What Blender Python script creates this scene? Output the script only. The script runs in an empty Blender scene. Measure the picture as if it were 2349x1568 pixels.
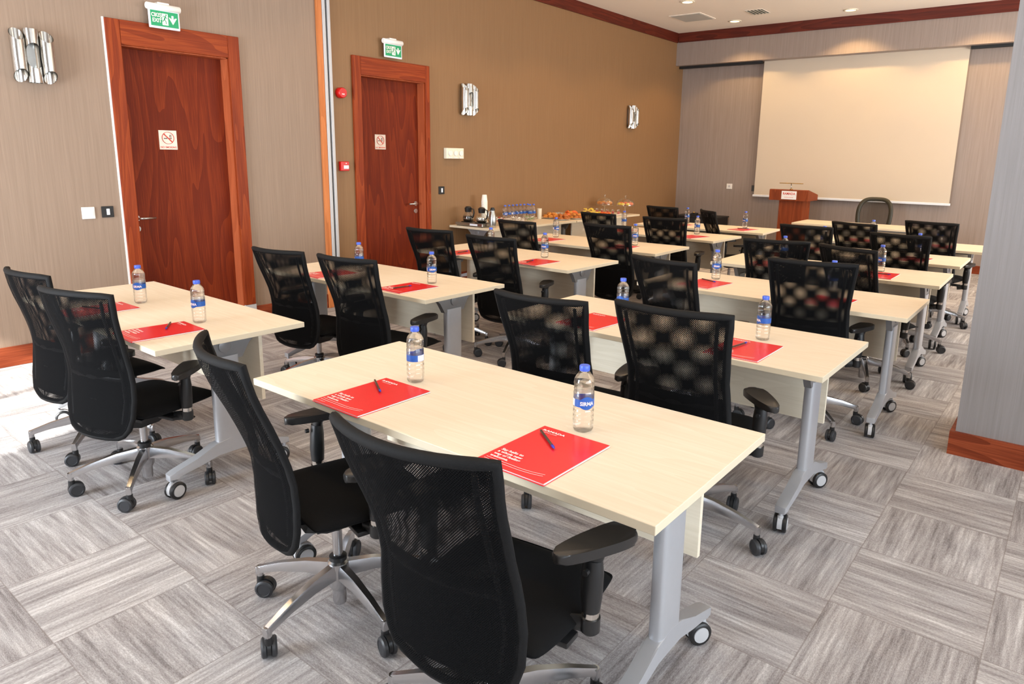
import bpy, bmesh, math, random
from mathutils import Vector, Matrix
random.seed(7)
R = math.radians
PI = math.pi
SC = bpy.context.scene
COL = SC.collection

# ---------------------------------------------------------------- helpers
def S2L(r, g, b):
    f = lambda c: (c/255/12.92) if c/255 <= .04045 else ((c/255+.055)/1.055)**2.4
    return (f(r), f(g), f(b), 1)

def mat(name, rgb, rough=.5, metal=0, var=.06, scale=40, bump=0, spec=.5, coat=0, emit=None, estr=0):
    m = bpy.data.materials.new(name); m.use_nodes = True
    nt = m.node_tree; b = nt.nodes['Principled BSDF']
    c = S2L(*rgb)
    if var > 0 or bump > 0:
        tc = nt.nodes.new('ShaderNodeTexCoord'); nz = nt.nodes.new('ShaderNodeTexNoise')
        nz.inputs['Scale'].default_value = scale; nz.inputs['Detail'].default_value = 3
        nt.links.new(tc.outputs['Object'], nz.inputs['Vector'])
        mx = nt.nodes.new('ShaderNodeMix'); mx.data_type = 'RGBA'
        mx.inputs[6].default_value = tuple(v*(1-var) for v in c[:3])+(1,)
        mx.inputs[7].default_value = tuple(min(1, v*(1+var)) for v in c[:3])+(1,)
        nt.links.new(nz.outputs['Fac'], mx.inputs[0]); nt.links.new(mx.outputs[2], b.inputs['Base Color'])
        if bump > 0:
            bp = nt.nodes.new('ShaderNodeBump'); bp.inputs['Strength'].default_value = bump; bp.inputs['Distance'].default_value = .002
            nt.links.new(nz.outputs['Fac'], bp.inputs['Height']); nt.links.new(bp.outputs['Normal'], b.inputs['Normal'])
    else:
        b.inputs['Base Color'].default_value = c
    b.inputs['Roughness'].default_value = rough; b.inputs['Metallic'].default_value = metal
    b.inputs['Specular IOR Level'].default_value = spec
    b.inputs['Coat Weight'].default_value = coat; b.inputs['Coat Roughness'].default_value = .15
    if emit:
        b.inputs['Emission Color'].default_value = S2L(*emit); b.inputs['Emission Strength'].default_value = estr
    return m

def nodes(m): return m.node_tree.nodes, m.node_tree.links
def ramp(nt, stops):
    r = nt.nodes.new('ShaderNodeValToRGB'); el = r.color_ramp.elements
    while len(el) < len(stops): el.new(.5)
    for e, (p, c) in zip(el, stops): e.position = p; e.color = c
    return r

def wood(name, dark, mid, light, vertical=True, rough=.35, grain=1.0, axis=None):
    m = bpy.data.materials.new(name); m.use_nodes = True
    nt = m.node_tree; N = nt.nodes; Lk = nt.links; b = N['Principled BSDF']
    tc = N.new('ShaderNodeTexCoord'); mp = N.new('ShaderNodeMapping')
    sc = [9*grain, 9*grain, 9*grain]
    sc[axis if axis is not None else (2 if vertical else 1)] = .95*grain
    mp.inputs['Scale'].default_value = sc
    Lk.new(tc.outputs['Object'], mp.inputs['Vector'])
    nz = N.new('ShaderNodeTexNoise'); nz.inputs['Scale'].default_value = .55; nz.inputs['Detail'].default_value = 1.2; nz.inputs['Distortion'].default_value = .2
    Lk.new(mp.outputs[0], nz.inputs['Vector'])
    mu = N.new('ShaderNodeMath'); mu.operation = 'MULTIPLY'; mu.inputs[1].default_value = 9
    Lk.new(nz.outputs['Fac'], mu.inputs[0])
    fr = N.new('ShaderNodeMath'); fr.operation = 'FRACT'; Lk.new(mu.outputs[0], fr.inputs[0])
    mp2 = N.new('ShaderNodeMapping'); s2 = [160, 160, 160]; s2[axis if axis is not None else (2 if vertical else 1)] = 4
    mp2.inputs['Scale'].default_value = s2; Lk.new(tc.outputs['Object'], mp2.inputs['Vector'])
    n2 = N.new('ShaderNodeTexNoise'); n2.inputs['Scale'].default_value = 1; n2.inputs['Detail'].default_value = 4
    Lk.new(mp2.outputs[0], n2.inputs['Vector'])
    mx = N.new('ShaderNodeMix'); mx.data_type = 'FLOAT'; mx.inputs[0].default_value = .74
    Lk.new(fr.outputs[0], mx.inputs[2]); Lk.new(n2.outputs['Fac'], mx.inputs[3])
    rp = ramp(nt, [(.0, S2L(*dark)), (.45, S2L(*mid)), (.78, S2L(*light)), (1, S2L(*mid))])
    Lk.new(mx.outputs[0], rp.inputs[0]); Lk.new(rp.outputs[0], b.inputs['Base Color'])
    b.inputs['Roughness'].default_value = rough+.12; b.inputs['Specular IOR Level'].default_value = .18
    return m

M = {}
M['door'] = wood('door_wood', (84, 28, 11), (104, 35, 13), (134, 54, 20), rough=.5)
M['casing'] = wood('casing_wood', (98, 36, 15), (128, 50, 20), (158, 72, 30), rough=.36)
M['casing_h'] = wood('casing_wood_across', (98, 36, 15), (128, 50, 20), (158, 72, 30), axis=1, rough=.36)
M['jamb'] = wood('jamb_wood', (140, 66, 38), (168, 84, 50), (188, 100, 62), rough=.4)
M['crown'] = wood('crown_wood', (48, 18, 12), (84, 32, 20), (112, 46, 28), axis=1, rough=.35)
M['crown_x'] = wood('crown_wood_across', (48, 18, 12), (84, 32, 20), (112, 46, 28), axis=0, rough=.35)
M['base_y'] = wood('baseboard_wood', (70, 28, 16), (122, 54, 30), (160, 80, 48), axis=1, rough=.35)
M['base_x'] = wood('baseboard_wood_across', (70, 28, 16), (122, 54, 30), (160, 80, 48), axis=0, rough=.35)
M['strip'] = wood('divider_wood', (160, 92, 50), (192, 116, 66), (210, 134, 82), rough=.45)
M['lect'] = wood('lectern_wood', (88, 38, 18), (126, 58, 28), (150, 74, 38), rough=.4)
M['top'] = wood('maple_laminate', (214, 199, 177), (220, 206, 185), (226, 214, 195), axis=0, rough=.42, grain=1.6)
M['edge'] = mat('laminate_edge', (214, 200, 174), .5, var=.03)
M['panel'] = wood('maple_panel', (216, 204, 180), (224, 212, 190), (230, 219, 198), axis=0, rough=.5, grain=1.6)
M['alu'] = mat('silver_paint', (186, 188, 193), .35, .45, var=.03)
M['alu_d'] = mat('dark_silver_paint', (134, 133, 134), .42, .4, var=.04)
M['polish'] = mat('polished_aluminium', (200, 200, 202), .24, 1, var=.02)
M['chrome'] = mat('chrome', (214, 210, 204), .17, 1, var=0)
M['fabric'] = mat('black_seat_fabric', (17, 17, 18), .9, 0, var=.25, scale=500, bump=.2, spec=.15)
M['rim'] = mat('black_woven_rim', (14, 14, 15), .7, 0, var=.35, scale=700, bump=.4, spec=.25)
M['plastic'] = mat('black_plastic', (30, 30, 31), .38, 0, var=.1)
M['padm'] = mat('armrest_pad_plastic', (38, 36, 35), .33, 0, var=.08, scale=200)
M['rubber'] = mat('caster_rubber', (46, 47, 50), .45, 0, var=.1)
M['hood'] = mat('light_grey_plastic', (188, 188, 190), .4, 0, var=.03)
M['white'] = mat('white_plastic', (236, 234, 230), .4, 0, var=.02)
M['cream'] = mat('cream_plastic', (232, 226, 206), .45, 0, var=.02)
M['blackm'] = mat('black_matte', (20, 20, 21), .5, 0, var=.1)
M['dgrey'] = mat('dark_grey', (60, 62, 62), .45, 0, var=.06)
M['red'] = mat('alarm_red', (196, 10, 12), .3, 0, var=.04)
M['redp'] = mat('brochure_red', (226, 34, 42), .32, 0, var=.03, coat=.3)
M['paper'] = mat('white_paper', (240, 240, 242), .6, 0, var=.02)
M['ink'] = mat('white_ink', (250, 235, 235), .5, 0, var=0)
M['redink'] = mat('red_ink', (206, 60, 40), .5, 0, var=0)
M['greyink'] = mat('grey_ink', (96, 84, 78), .5, 0, var=0)
M['plate'] = mat('sign_plate', (206, 192, 178), .35, .2, var=.03)
M['green'] = mat('exit_green', (0, 152, 96), .4, 0, var=.03)
M['cap'] = mat('blue_cap', (72, 104, 214), .35, 0, var=.04)
M['blue'] = mat('label_blue', (34, 88, 172), .4, 0, var=.25, scale=60)
M['lwhite'] = mat('label_white', (226, 232, 242), .5, 0, var=.03)
M['steel'] = mat('brushed_steel', (190, 190, 186), .25, .95, var=.05)
M['brass'] = mat('brass', (196, 160, 92), .25, .9, var=.05)
M['screen'] = mat('projection_fabric', (204, 192, 175), .9, 0, var=.015, scale=4)
M['cup'] = mat('paper_cup_white', (240, 236, 228), .6, 0, var=.02)
M['china'] = mat('white_china', (240, 238, 232), .25, 0, var=.02)
M['bread'] = mat('golden_pastry', (214, 140, 58), .6, 0, var=.35, scale=35, bump=.4)
M['crois'] = mat('brown_pastry', (186, 108, 48), .55, 0, var=.4, scale=30, bump=.4)
M['fruit'] = mat('yellow_fruit', (236, 208, 84), .4, 0, var=.2, scale=50)
M['orange'] = mat('orange_food', (226, 104, 40), .4, 0, var=.2, scale=60)
M['berry'] = mat('red_berry', (176, 24, 18), .3, 0, var=.2, scale=60)
M['greens'] = mat('green_sachets', (150, 168, 120), .5, 0, var=.2)
M['sach'] = mat('white_sachets', (232, 222, 214), .6, 0, var=.12, scale=80)
M['coffee'] = mat('dark_coffee', (22, 12, 8), .1, 0, var=.1)
M['penb'] = mat('smoky_pen_barrel', (70, 52, 44), .25, 0, var=.1)
M['penc'] = mat('pen_blue', (34, 44, 170), .3, 0, var=.05)

def carpet():
    m = bpy.data.materials.new('striped_carpet_tiles'); m.use_nodes = True
    nt = m.node_tree; N = nt.nodes; Lk = nt.links; b = N['Principled BSDF']
    tc = N.new('ShaderNodeTexCoord'); sp = N.new('ShaderNodeSeparateXYZ'); Lk.new(tc.outputs['Object'], sp.inputs[0])
    def ma(op, a, bb=None, c=None):
        n = N.new('ShaderNodeMath'); n.operation = op
        for i, v in enumerate((a, bb, c)):
            if v is None: continue
            if isinstance(v, (int, float)): n.inputs[i].default_value = v
            else: Lk.new(v, n.inputs[i])
        return n.outputs[0]
    X = ma('DIVIDE', ma('ADD', sp.outputs[0], .06+47), .47); Y = ma('DIVIDE', ma('ADD', sp.outputs[1], -.60+46), .46)
    ix = ma('FLOOR', X); iy = ma('FLOOR', Y); fx = ma('FRACT', X); fy = ma('FRACT', Y)
    par = ma('FRACT', ma('MULTIPLY', ma('ADD', ix, iy), .5))          # 0 or .5
    sel = ma('LESS_THAN', par, .25)
    def comb(x, y, z):
        n = N.new('ShaderNodeCombineXYZ')
        for i, v in enumerate((x, y, z)):
            if isinstance(v, (int, float)): n.inputs[i].default_value = v
            else: Lk.new(v, n.inputs[i])
        return n.outputs[0]
    def mixf(f, a, c):
        n = N.new('ShaderNodeMix'); n.data_type = 'FLOAT'; Lk.new(f, n.inputs[0])
        for i, v in ((2, a), (3, c)):
            if isinstance(v, (int, float)): n.inputs[i].default_value = v
            else: Lk.new(v, n.inputs[i])
        return n.outputs[0]
    seed = ma('MULTIPLY', ma('FRACT', ma('MULTIPLY', ma('SINE', ma('ADD', ma('MULTIPLY', ix, 12.99), ma('MULTIPLY', iy, 78.23))), 437.5)), 40)
    along = mixf(sel, fx, fy); across = mixf(sel, fy, fx)
    def streak(sa, sc, det, off):
        n = N.new('ShaderNodeTexNoise'); n.inputs['Scale'].default_value = 1; n.inputs['Detail'].default_value = det; n.inputs['Roughness'].default_value = .6
        Lk.new(comb(ma('MULTIPLY', along, sa), ma('MULTIPLY', across, sc), ma('ADD', seed, off)), n.inputs['Vector']); return n.outputs['Fac']
    s1 = streak(.7, 7, 2, 0); s2 = streak(2.2, 36, 5, 3.3); s3 = streak(60, 170, 3, 7)
    v = ma('ADD', ma('ADD', ma('MULTIPLY', s1, .34), ma('MULTIPLY', s2, .38)), ma('MULTIPLY', s3, .30))
    rnd = ma('MULTIPLY', ma('SUBTRACT', ma('FRACT', ma('MULTIPLY', seed, 3.7)), .5), .05)
    v = ma('ADD', v, rnd)
    rp = ramp(nt, [(.36, S2L(112, 106, 106)), (.455, S2L(146, 141, 141)), (.55, S2L(174, 170, 170)), (.66, S2L(212, 210, 210))])
    Lk.new(v, rp.inputs[0])
    # thin joints between tiles
    ed = ma('MINIMUM', ma('MINIMUM', fx, ma('SUBTRACT', 1, fx)), ma('MINIMUM', fy, ma('SUBTRACT', 1, fy)))
    jn = ma('LESS_THAN', ed, .0045)
    mx = N.new('ShaderNodeMix'); mx.data_type = 'RGBA'; mx.inputs[7].default_value = S2L(108, 96, 90)
    Lk.new(ma('MULTIPLY', jn, .4), mx.inputs[0]); Lk.new(rp.outputs[0], mx.inputs[6]); Lk.new(mx.outputs[2], b.inputs['Base Color'])
    bp = N.new('ShaderNodeBump'); bp.inputs['Strength'].default_value = .35; bp.inputs['Distance'].default_value = .003
    Lk.new(s3, bp.inputs['Height']); Lk.new(bp.outputs[0], b.inputs['Normal'])
    b.inputs['Roughness'].default_value = .95; b.inputs['Specular IOR Level'].default_value = .15
    return m
M['carpet'] = carpet()

def wallpaper(name, c1, c2, axis, rough=.55):
    m = bpy.data.materials.new(name); m.use_nodes = True
    nt = m.node_tree; N = nt.nodes; Lk = nt.links; b = N['Principled BSDF']
    tc = N.new('ShaderNodeTexCoord'); mp = N.new('ShaderNodeMapping'); s = [420, 420, 3.5]
    mp.inputs['Scale'].default_value = s; Lk.new(tc.outputs['Object'], mp.inputs['Vector'])
    n = N.new('ShaderNodeTexNoise'); n.inputs['Scale'].default_value = 1; n.inputs['Detail'].default_value = 2; Lk.new(mp.outputs[0], n.inputs['Vector'])
    mp2 = N.new('ShaderNodeMapping'); mp2.inputs['Scale'].default_value = [60, 60, 1.2]; Lk.new(tc.outputs['Object'], mp2.inputs['Vector'])
    n2 = N.new('ShaderNodeTexNoise'); n2.inputs['Scale'].default_value = 1; n2.inputs['Detail'].default_value = 3; Lk.new(mp2.outputs[0], n2.inputs['Vector'])
    ad = N.new('ShaderNodeMath'); ad.operation = 'MULTIPLY_ADD'; ad.inputs[1].default_value = .55; Lk.new(n.outputs['Fac'], ad.inputs[0])
    m2 = N.new('ShaderNodeMath'); m2.operation = 'MULTIPLY'; m2.inputs[1].default_value = .45; Lk.new(n2.outputs['Fac'], m2.inputs[0]); Lk.new(m2.outputs[0], ad.inputs[2])
    rp = ramp(nt, [(.32, S2L(*c1)), (.68, S2L(*c2))]); Lk.new(ad.outputs[0], rp.inputs[0]); Lk.new(rp.outputs[0], b.inputs['Base Color'])
    bp = N.new('ShaderNodeBump'); bp.inputs['Strength'].default_value = .12; bp.inputs['Distance'].default_value = .001
    Lk.new(n.outputs['Fac'], bp.inputs['Height']); Lk.new(bp.outputs[0], b.inputs['Normal'])
    b.inputs['Roughness'].default_value = rough; b.inputs['Specular IOR Level'].default_value = .35
    return m
M['wall'] = wallpaper('taupe_wallcovering', (136, 116, 99), (156, 134, 116), 2)
M['wallf'] = wallpaper('grey_taupe_wallcovering', (138, 124, 116), (158, 144, 136), 2, .42)
M['pillar'] = wallpaper('grey_wallcovering', (130, 126, 125), (146, 141, 141), 2, .45)
M['wallb'] = wallpaper('brown_wallcovering', (130, 98, 66), (142, 109, 76), 2)
M['ceil'] = mat('ceiling_paint', (240, 232, 220), .8, 0, var=.01, scale=2)

def netting(name, k, thr, rgb):
    m = bpy.data.materials.new(name); m.use_nodes = True
    nt = m.node_tree; N = nt.nodes; Lk = nt.links; b = N['Principled BSDF']; out = N['Material Output']
    tc = N.new('ShaderNodeTexCoord'); sp = N.new('ShaderNodeSeparateXYZ'); Lk.new(tc.outputs['Object'], sp.inputs[0])
    def sn(o, kk):
        a = N.new('ShaderNodeMath'); a.operation = 'MULTIPLY'; a.inputs[1].default_value = kk; Lk.new(o, a.inputs[0])
        s = N.new('ShaderNodeMath'); s.operation = 'SINE'; Lk.new(a.outputs[0], s.inputs[0]); return s.outputs[0]
    pr = N.new('ShaderNodeMath'); pr.operation = 'MULTIPLY'; Lk.new(sn(sp.outputs[0], k), pr.inputs[0]); Lk.new(sn(sp.outputs[2], k*.93), pr.inputs[1])
    gt = N.new('ShaderNodeMath'); gt.operation = 'GREATER_THAN'; gt.inputs[1].default_value = thr; Lk.new(pr.outputs[0], gt.inputs[0])
    tr = N.new('ShaderNodeBsdfTransparent'); mx = N.new('ShaderNodeMixShader')
    b.inputs['Base Color'].default_value = S2L(*rgb); b.inputs['Roughness'].default_value = .85; b.inputs['Specular IOR Level'].default_value = .06
    Lk.new(gt.outputs[0], mx.inputs[0]); Lk.new(b.outputs[0], mx.inputs[1]); Lk.new(tr.outputs[0], mx.inputs[2]); Lk.new(mx.outputs[0], out.inputs[0])
    return m
M['net_r'] = netting('black_net_rear', 2*PI/.0062, .38, (17, 17, 18))
M['net_f'] = netting('black_net_front', 2*PI/.0066, .33, (12, 12, 13))
M['net_p'] = netting('olive_black_net', 2*PI/.007, .12, (44, 40, 30))

def clear(name, tint=(1, 1, 1), refl=.10, edge=.55, rough=.06):
    m = bpy.data.materials.new(name); m.use_nodes = True
    nt = m.node_tree; N = nt.nodes; Lk = nt.links; out = N['Material Output']; N.remove(N['Principled BSDF'])
    tr = N.new('ShaderNodeBsdfTransparent'); tr.inputs[0].default_value = tint+(1,)
    gl = N.new('ShaderNodeBsdfGlossy'); gl.inputs['Color'].default_value = (.95, .95, .95, 1); gl.inputs['Roughness'].default_value = rough
    lw = N.new('ShaderNodeLayerWeight'); lw.inputs[0].default_value = .35
    mr = N.new('ShaderNodeMapRange'); mr.inputs[3].default_value = refl; mr.inputs[4].default_value = edge
    Lk.new(lw.outputs['Facing'], mr.inputs[0]); mx = N.new('ShaderNodeMixShader')
    Lk.new(mr.outputs[0], mx.inputs[0]); Lk.new(tr.outputs[0], mx.inputs[1]); Lk.new(gl.outputs[0], mx.inputs[2]); Lk.new(mx.outputs[0], out.inputs[0])
    return m
M['pet'] = clear('clear_bottle_plastic', (.985, .988, .99), .04, .30)
def water_filled(m):
    nt = m.node_tree; N = nt.nodes; Lk = nt.links
    tr = next(n for n in N if n.type == 'BSDF_TRANSPARENT'); mx = next(n for n in N if n.type == 'MIX_SHADER')
    rf = N.new('ShaderNodeBsdfRefraction'); rf.inputs['IOR'].default_value = 1.25; rf.inputs['Roughness'].default_value = 0; rf.inputs['Color'].default_value = (1, 1, 1, 1)
    m2 = N.new('ShaderNodeMixShader'); m2.inputs[0].default_value = .55
    Lk.new(tr.outputs[0], m2.inputs[1]); Lk.new(rf.outputs[0], m2.inputs[2]); Lk.new(m2.outputs[0], mx.inputs[1])
water_filled(M['pet'])
M['labclear'] = clear('translucent_label_film', (.78, .82, .88), .12, .3, .3)
M['glass'] = clear('clear_glass', (.95, .97, .96), .08, .6, .02)
M['pane'] = clear('window_glass', (.97, .98, .98), .04, .3, .0)
def emis(name, rgb, s):
    m = bpy.data.materials.new(name); m.use_nodes = True
    N, L_ = nodes(m); N.remove(N['Principled BSDF']); e = N.new('ShaderNodeEmission'); e.inputs[0].default_value = S2L(*rgb); e.inputs[1].default_value = s
    L_.new(e.outputs[0], N['Material Output'].inputs[0]); return m
M['lamp'] = emis('warm_lamp', (255, 222, 160), 9)

# ---------------------------------------------------------------- mesh builders
class MB:
    def __init__(s): s.bm = bmesh.new()
    def box(s, x0, x1, y0, y1, z0, z1, bev=0, mi=0, seg=2):
        r = bmesh.ops.create_cube(s.bm, size=1); v = r['verts']
        for p in v: p.co = Vector(((x0+x1)/2+p.co.x*(x1-x0), (y0+y1)/2+p.co.y*(y1-y0), (z0+z1)/2+p.co.z*(z1-z0)))
        fs = set(f for p in v for f in p.link_faces)
        for f in fs: f.material_index = mi
        if bev > 0:
            es = set(e for p in v for e in p.link_edges)
            bmesh.ops.bevel(s.bm, geom=list(es), offset=bev, segments=seg, profile=.5, affect='EDGES')
        return s
    def lathe(s, prof, c=(0, 0, 0), n=20, mi=0, M4=None, cap=True):
        rings = []
        for r, z in prof:
            rg = []
            for i in range(n):
                a = 2*PI*i/n; p = Vector((r*math.cos(a), r*math.sin(a), z))
                if M4 is not None: p = M4 @ p
                rg.append(s.bm.verts.new(p+Vector(c)))
            rings.append(rg)
        for a, b in zip(rings, rings[1:]):
            for i in range(n):
                f = s.bm.faces.new((a[i], a[(i+1) % n], b[(i+1) % n], b[i])); f.material_index = mi; f.smooth = True
        if cap:
            f = s.bm.faces.new(list(reversed(rings[0]))); f.material_index = mi
            f = s.bm.faces.new(rings[-1]); f.material_index = mi
        return s
    def tube(s, pts, rad, n=10, mi=0, closed=False, flat=None):
        pts = [Vector(p) for p in pts]; m = len(pts); rings = []
        rad = rad if isinstance(rad, list) else [rad]*m
        up = Vector((0, 0, 1)); prevn = None
        for i, p in enumerate(pts):
            if closed: t = pts[(i+1) % m]-pts[i-1]
            else: t = pts[min(i+1, m-1)]-pts[max(i-1, 0)]
            t.normalize()
            if prevn is None:
                nrm = t.cross(up) if abs(t.dot(up)) < .95 else t.cross(Vector((1, 0, 0)))
            else: nrm = prevn-t*prevn.dot(t)
            nrm.normalize(); prevn = nrm; bn = t.cross(nrm)
            r = rad[i]; ra, rb = (r if isinstance(r, tuple) else (r, r))
            rings.append([s.bm.verts.new(p+nrm*(math.cos(2*PI*k/n)*ra)+bn*(math.sin(2*PI*k/n)*rb)) for k in range(n)])
        seq = list(zip(rings, rings[1:]))
        if closed: seq.append((rings[-1], rings[0]))
        for a, b in seq:
            for k in range(n):
                f = s.bm.faces.new((a[k], a[(k+1) % n], b[(k+1) % n], b[k])); f.material_index = mi; f.smooth = True
        if not closed:
            for rg in (list(reversed(rings[0])), rings[-1]):
                f = s.bm.faces.new(rg); f.material_index = mi
        return s
    def prism(s, poly, axis, a, b, mi=0, bev=0):
        # poly in the two remaining axes, extruded along axis from a to b
        def mk(u, v, w):
            return {'x': Vector((w, u, v)), 'y': Vector((u, w, v)), 'z': Vector((u, v, w))}[axis]
        A = [s.bm.verts.new(mk(u, v, a)) for u, v in poly]; B = [s.bm.verts.new(mk(u, v, b)) for u, v in poly]
        n = len(poly); fs = [s.bm.faces.new(A), s.bm.faces.new(list(reversed(B)))]
        for i in range(n): fs.append(s.bm.faces.new((A[i], B[i], B[(i+1) % n], A[(i+1) % n])))
        for f in fs: f.material_index = mi
        if bev > 0:
            es = set(e for f in fs[:2] for e in f.edges)
            bmesh.ops.bevel(s.bm, geom=list(es), offset=bev, segments=2, profile=.5, affect='EDGES')
        return s
    def grid(s, fn, nu, nv, mi=0, flip=False):
        V = [[s.bm.verts.new(fn(i/nu, j/nv)) for i in range(nu+1)] for j in range(nv+1)]
        for j in range(nv):
            for i in range(nu):
                q = (V[j][i], V[j][i+1], V[j+1][i+1], V[j+1][i])
                f = s.bm.faces.new(tuple(reversed(q)) if flip else q); f.material_index = mi; f.smooth = True
        return s
    def ball(s, c, r, n=8, mi=0, sc=(1, 1, 1), rot=None):
        m4 = Matrix.Translation(Vector(c)) @ (rot.to_4x4() if rot else Matrix()) @ Matrix.Diagonal((r*sc[0], r*sc[1], r*sc[2], 1))
        rr = bmesh.ops.create_uvsphere(s.bm, u_segments=n+2, v_segments=n, radius=1, matrix=m4)
        for v in rr['verts']:
            for f in v.link_faces: f.material_index = mi; f.smooth = True
        return s
    def mesh(s, me, m4=None, mi=0):
        n0 = len(s.bm.faces); nv = len(s.bm.verts); s.bm.from_mesh(me); s.bm.verts.ensure_lookup_table(); s.bm.faces.ensure_lookup_table()
        if m4 is not None:
            for v in s.bm.verts[nv:]: v.co = m4 @ v.co
        for f in s.bm.faces[n0:]: f.material_index = mi
        return s
    def build(s, name, mats, parent=None, loc=(0, 0, 0), rot=(0, 0, 0), smooth=None, fix=True):
        if fix: bmesh.ops.recalc_face_normals(s.bm, faces=s.bm.faces[:])
        if smooth:
            for f in s.bm.faces: f.smooth = True
            for e in s.bm.edges:
                if len(e.link_faces) == 2 and e.calc_face_angle(0) > R(smooth): e.smooth = False
        me = bpy.data.meshes.new(name); s.bm.to_mesh(me); s.bm.free()
        for m in (mats if isinstance(mats, (list, tuple)) else [mats]): me.materials.append(M[m] if isinstance(m, str) else m)
        o = bpy.data.objects.new(name, me); COL.objects.link(o); o.location = loc; o.rotation_euler = rot
        if parent: o.parent = parent
        return o

def tag(o, label=None, cat=None, group=None, kind=None):
    if label: o['label'] = label
    if cat: o['category'] = cat
    if group: o['group'] = group
    if kind: o['kind'] = kind
    return o
def thing(name, label, cat, loc=(0, 0, 0), rz=0, group=None):
    o = bpy.data.objects.new(name, None); COL.objects.link(o); o.location = loc; o.rotation_euler = (0, 0, rz); o.empty_display_size = .1
    return tag(o, label, cat, group)
def struct_root(name):
    o = bpy.data.objects.new(name, None); COL.objects.link(o); o['kind'] = 'structure'; return o
def st(o): o['kind'] = 'structure'; return o
def copy_tree(o, parent=None):
    c = o.copy(); COL.objects.link(c)
    if parent: c.parent = parent
    for ch in list(o.children): copy_tree(ch, c)
    return c
def text_mesh(s, size=1, align='LEFT', bold=0):
    cu = bpy.data.curves.new('t', 'FONT'); cu.body = s; cu.size = size; cu.align_x = align; cu.offset = bold; cu.resolution_u = 2
    o = bpy.data.objects.new('t', cu); COL.objects.link(o)
    dg = bpy.context.evaluated_depsgraph_get(); me = bpy.data.meshes.new_from_object(o.evaluated_get(dg))
    bpy.data.objects.remove(o); bpy.data.curves.remove(cu); me.materials.clear(); return me
FACE_X = Matrix(((0, 0, 1, 0), (1, 0, 0, 0), (0, 1, 0, 0), (0, 0, 0, 1)))   # local x->+Y, y->+Z, z->+X
FACE_NY = Matrix(((1, 0, 0, 0), (0, 0, -1, 0), (0, 1, 0, 0), (0, 0, 0, 1)))  # local x->+X, y->+Z, z->-Y

# ---------------------------------------------------------------- room shell
XW, YF, ZC = -6.0, 11.86, 3.70
YR, XR = -2.6, 3.2
D1 = (2.43, 3.31); D2 = (4.69, 5.60); DT = 2.36
st(MB().box(XW-.3, XR+.3, YR-.3, YF+.3, -.1, 0).build('floor', 'carpet'))
st(MB().box(XW-.3, XR+.3, YR-.3, YF+.3, ZC, ZC+.1).build('ceiling', 'ceil'))
w = MB()
for a, b, c, d in ((YR, D1[0], 0, ZC), (D1[0], D1[1], DT, ZC), (D1[1], 4.30, 0, ZC)): w.box(XW-.25, XW, a, b, c, d)
w.box(XW-.27, XW-.25, YR, 4.30, 0, ZC)
st(w.build('wall_left', 'wall'))
w = MB()
for a, b, c, d in ((4.30, D2[0], 0, ZC), (D2[0], D2[1], DT, ZC), (D2[1], YF, 0, ZC)): w.box(XW-.25, XW, a, b, c, d)
w.box(XW-.27, XW-.25, 4.30, YF, 0, ZC)
st(w.build('wall_left', 'wallb'))
st(MB().box(XW-.27, XR+.25, YF, YF+.2, 0, ZC).build('wall_front', 'wallf'))
# rear wall with a tall window, right wall with a wide window (both behind the camera side)
WX = (-5.1, -3.1); WZ = (.05, 2.9)
w = MB().box(XW-.27, WX[0], YR-.2, YR, 0, ZC).box(WX[1], XR+.25, YR-.2, YR, 0, ZC).box(WX[0], WX[1], YR-.2, YR, WZ[1], ZC).box(WX[0], WX[1], YR-.2, YR, 0, WZ[0])
st(w.build('wall_rear', 'wallf'))
RY = (-1.8, 3.6); RZ = (.5, 2.9); RQ = (5.6, 10.8)
w = MB()
for a, b in ((YR, RY[0]), (RY[1], RQ[0]), (RQ[1], YF)): w.box(XR, XR+.25, a, b, 0, ZC)
for a, b in (RY, RQ): w.box(XR, XR+.25, a, b, RZ[1], ZC).box(XR, XR+.25, a, b, 0, RZ[0])
st(w.build('wall_right', 'wallf'))
def window(n, along, pos, a, b, z0, z1, mull):
    r = struct_root('window_%d' % n); f = MB(); t = .05
    def bx(p0, p1, q0, q1):
        if along == 'x': f.box(p0, p1, pos-.06, pos, q0, q1)
        else: f.box(pos, pos+.06, p0, p1, q0, q1)
    bx(a, b, z0, z0+t); bx(a, b, z1-t, z1); bx(a, a+t, z0, z1); bx(b-t, b, z0, z1)
    for i in range(1, mull): c = a+(b-a)*i/mull; bx(c-t/2, c+t/2, z0, z1)
    f.build('window_frame', 'dgrey', r)
    g = MB()
    if along == 'x': g.box(a+t, b-t, pos-.034, pos-.028, z0+t, z1-t)
    else: g.box(pos+.028, pos+.034, a+t, b-t, z0+t, z1-t)
    g.build('pane', 'pane', r)
window(1, 'x', YR, WX[0], WX[1], WZ[0], WZ[1], 2)
window(2, 'y', XR, RY[0], RY[1], RZ[0], RZ[1], 4)
window(3, 'y', XR, RQ[0], RQ[1], RZ[0], RZ[1], 4)  # out-of-view far window, added to brighten the far end
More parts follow.
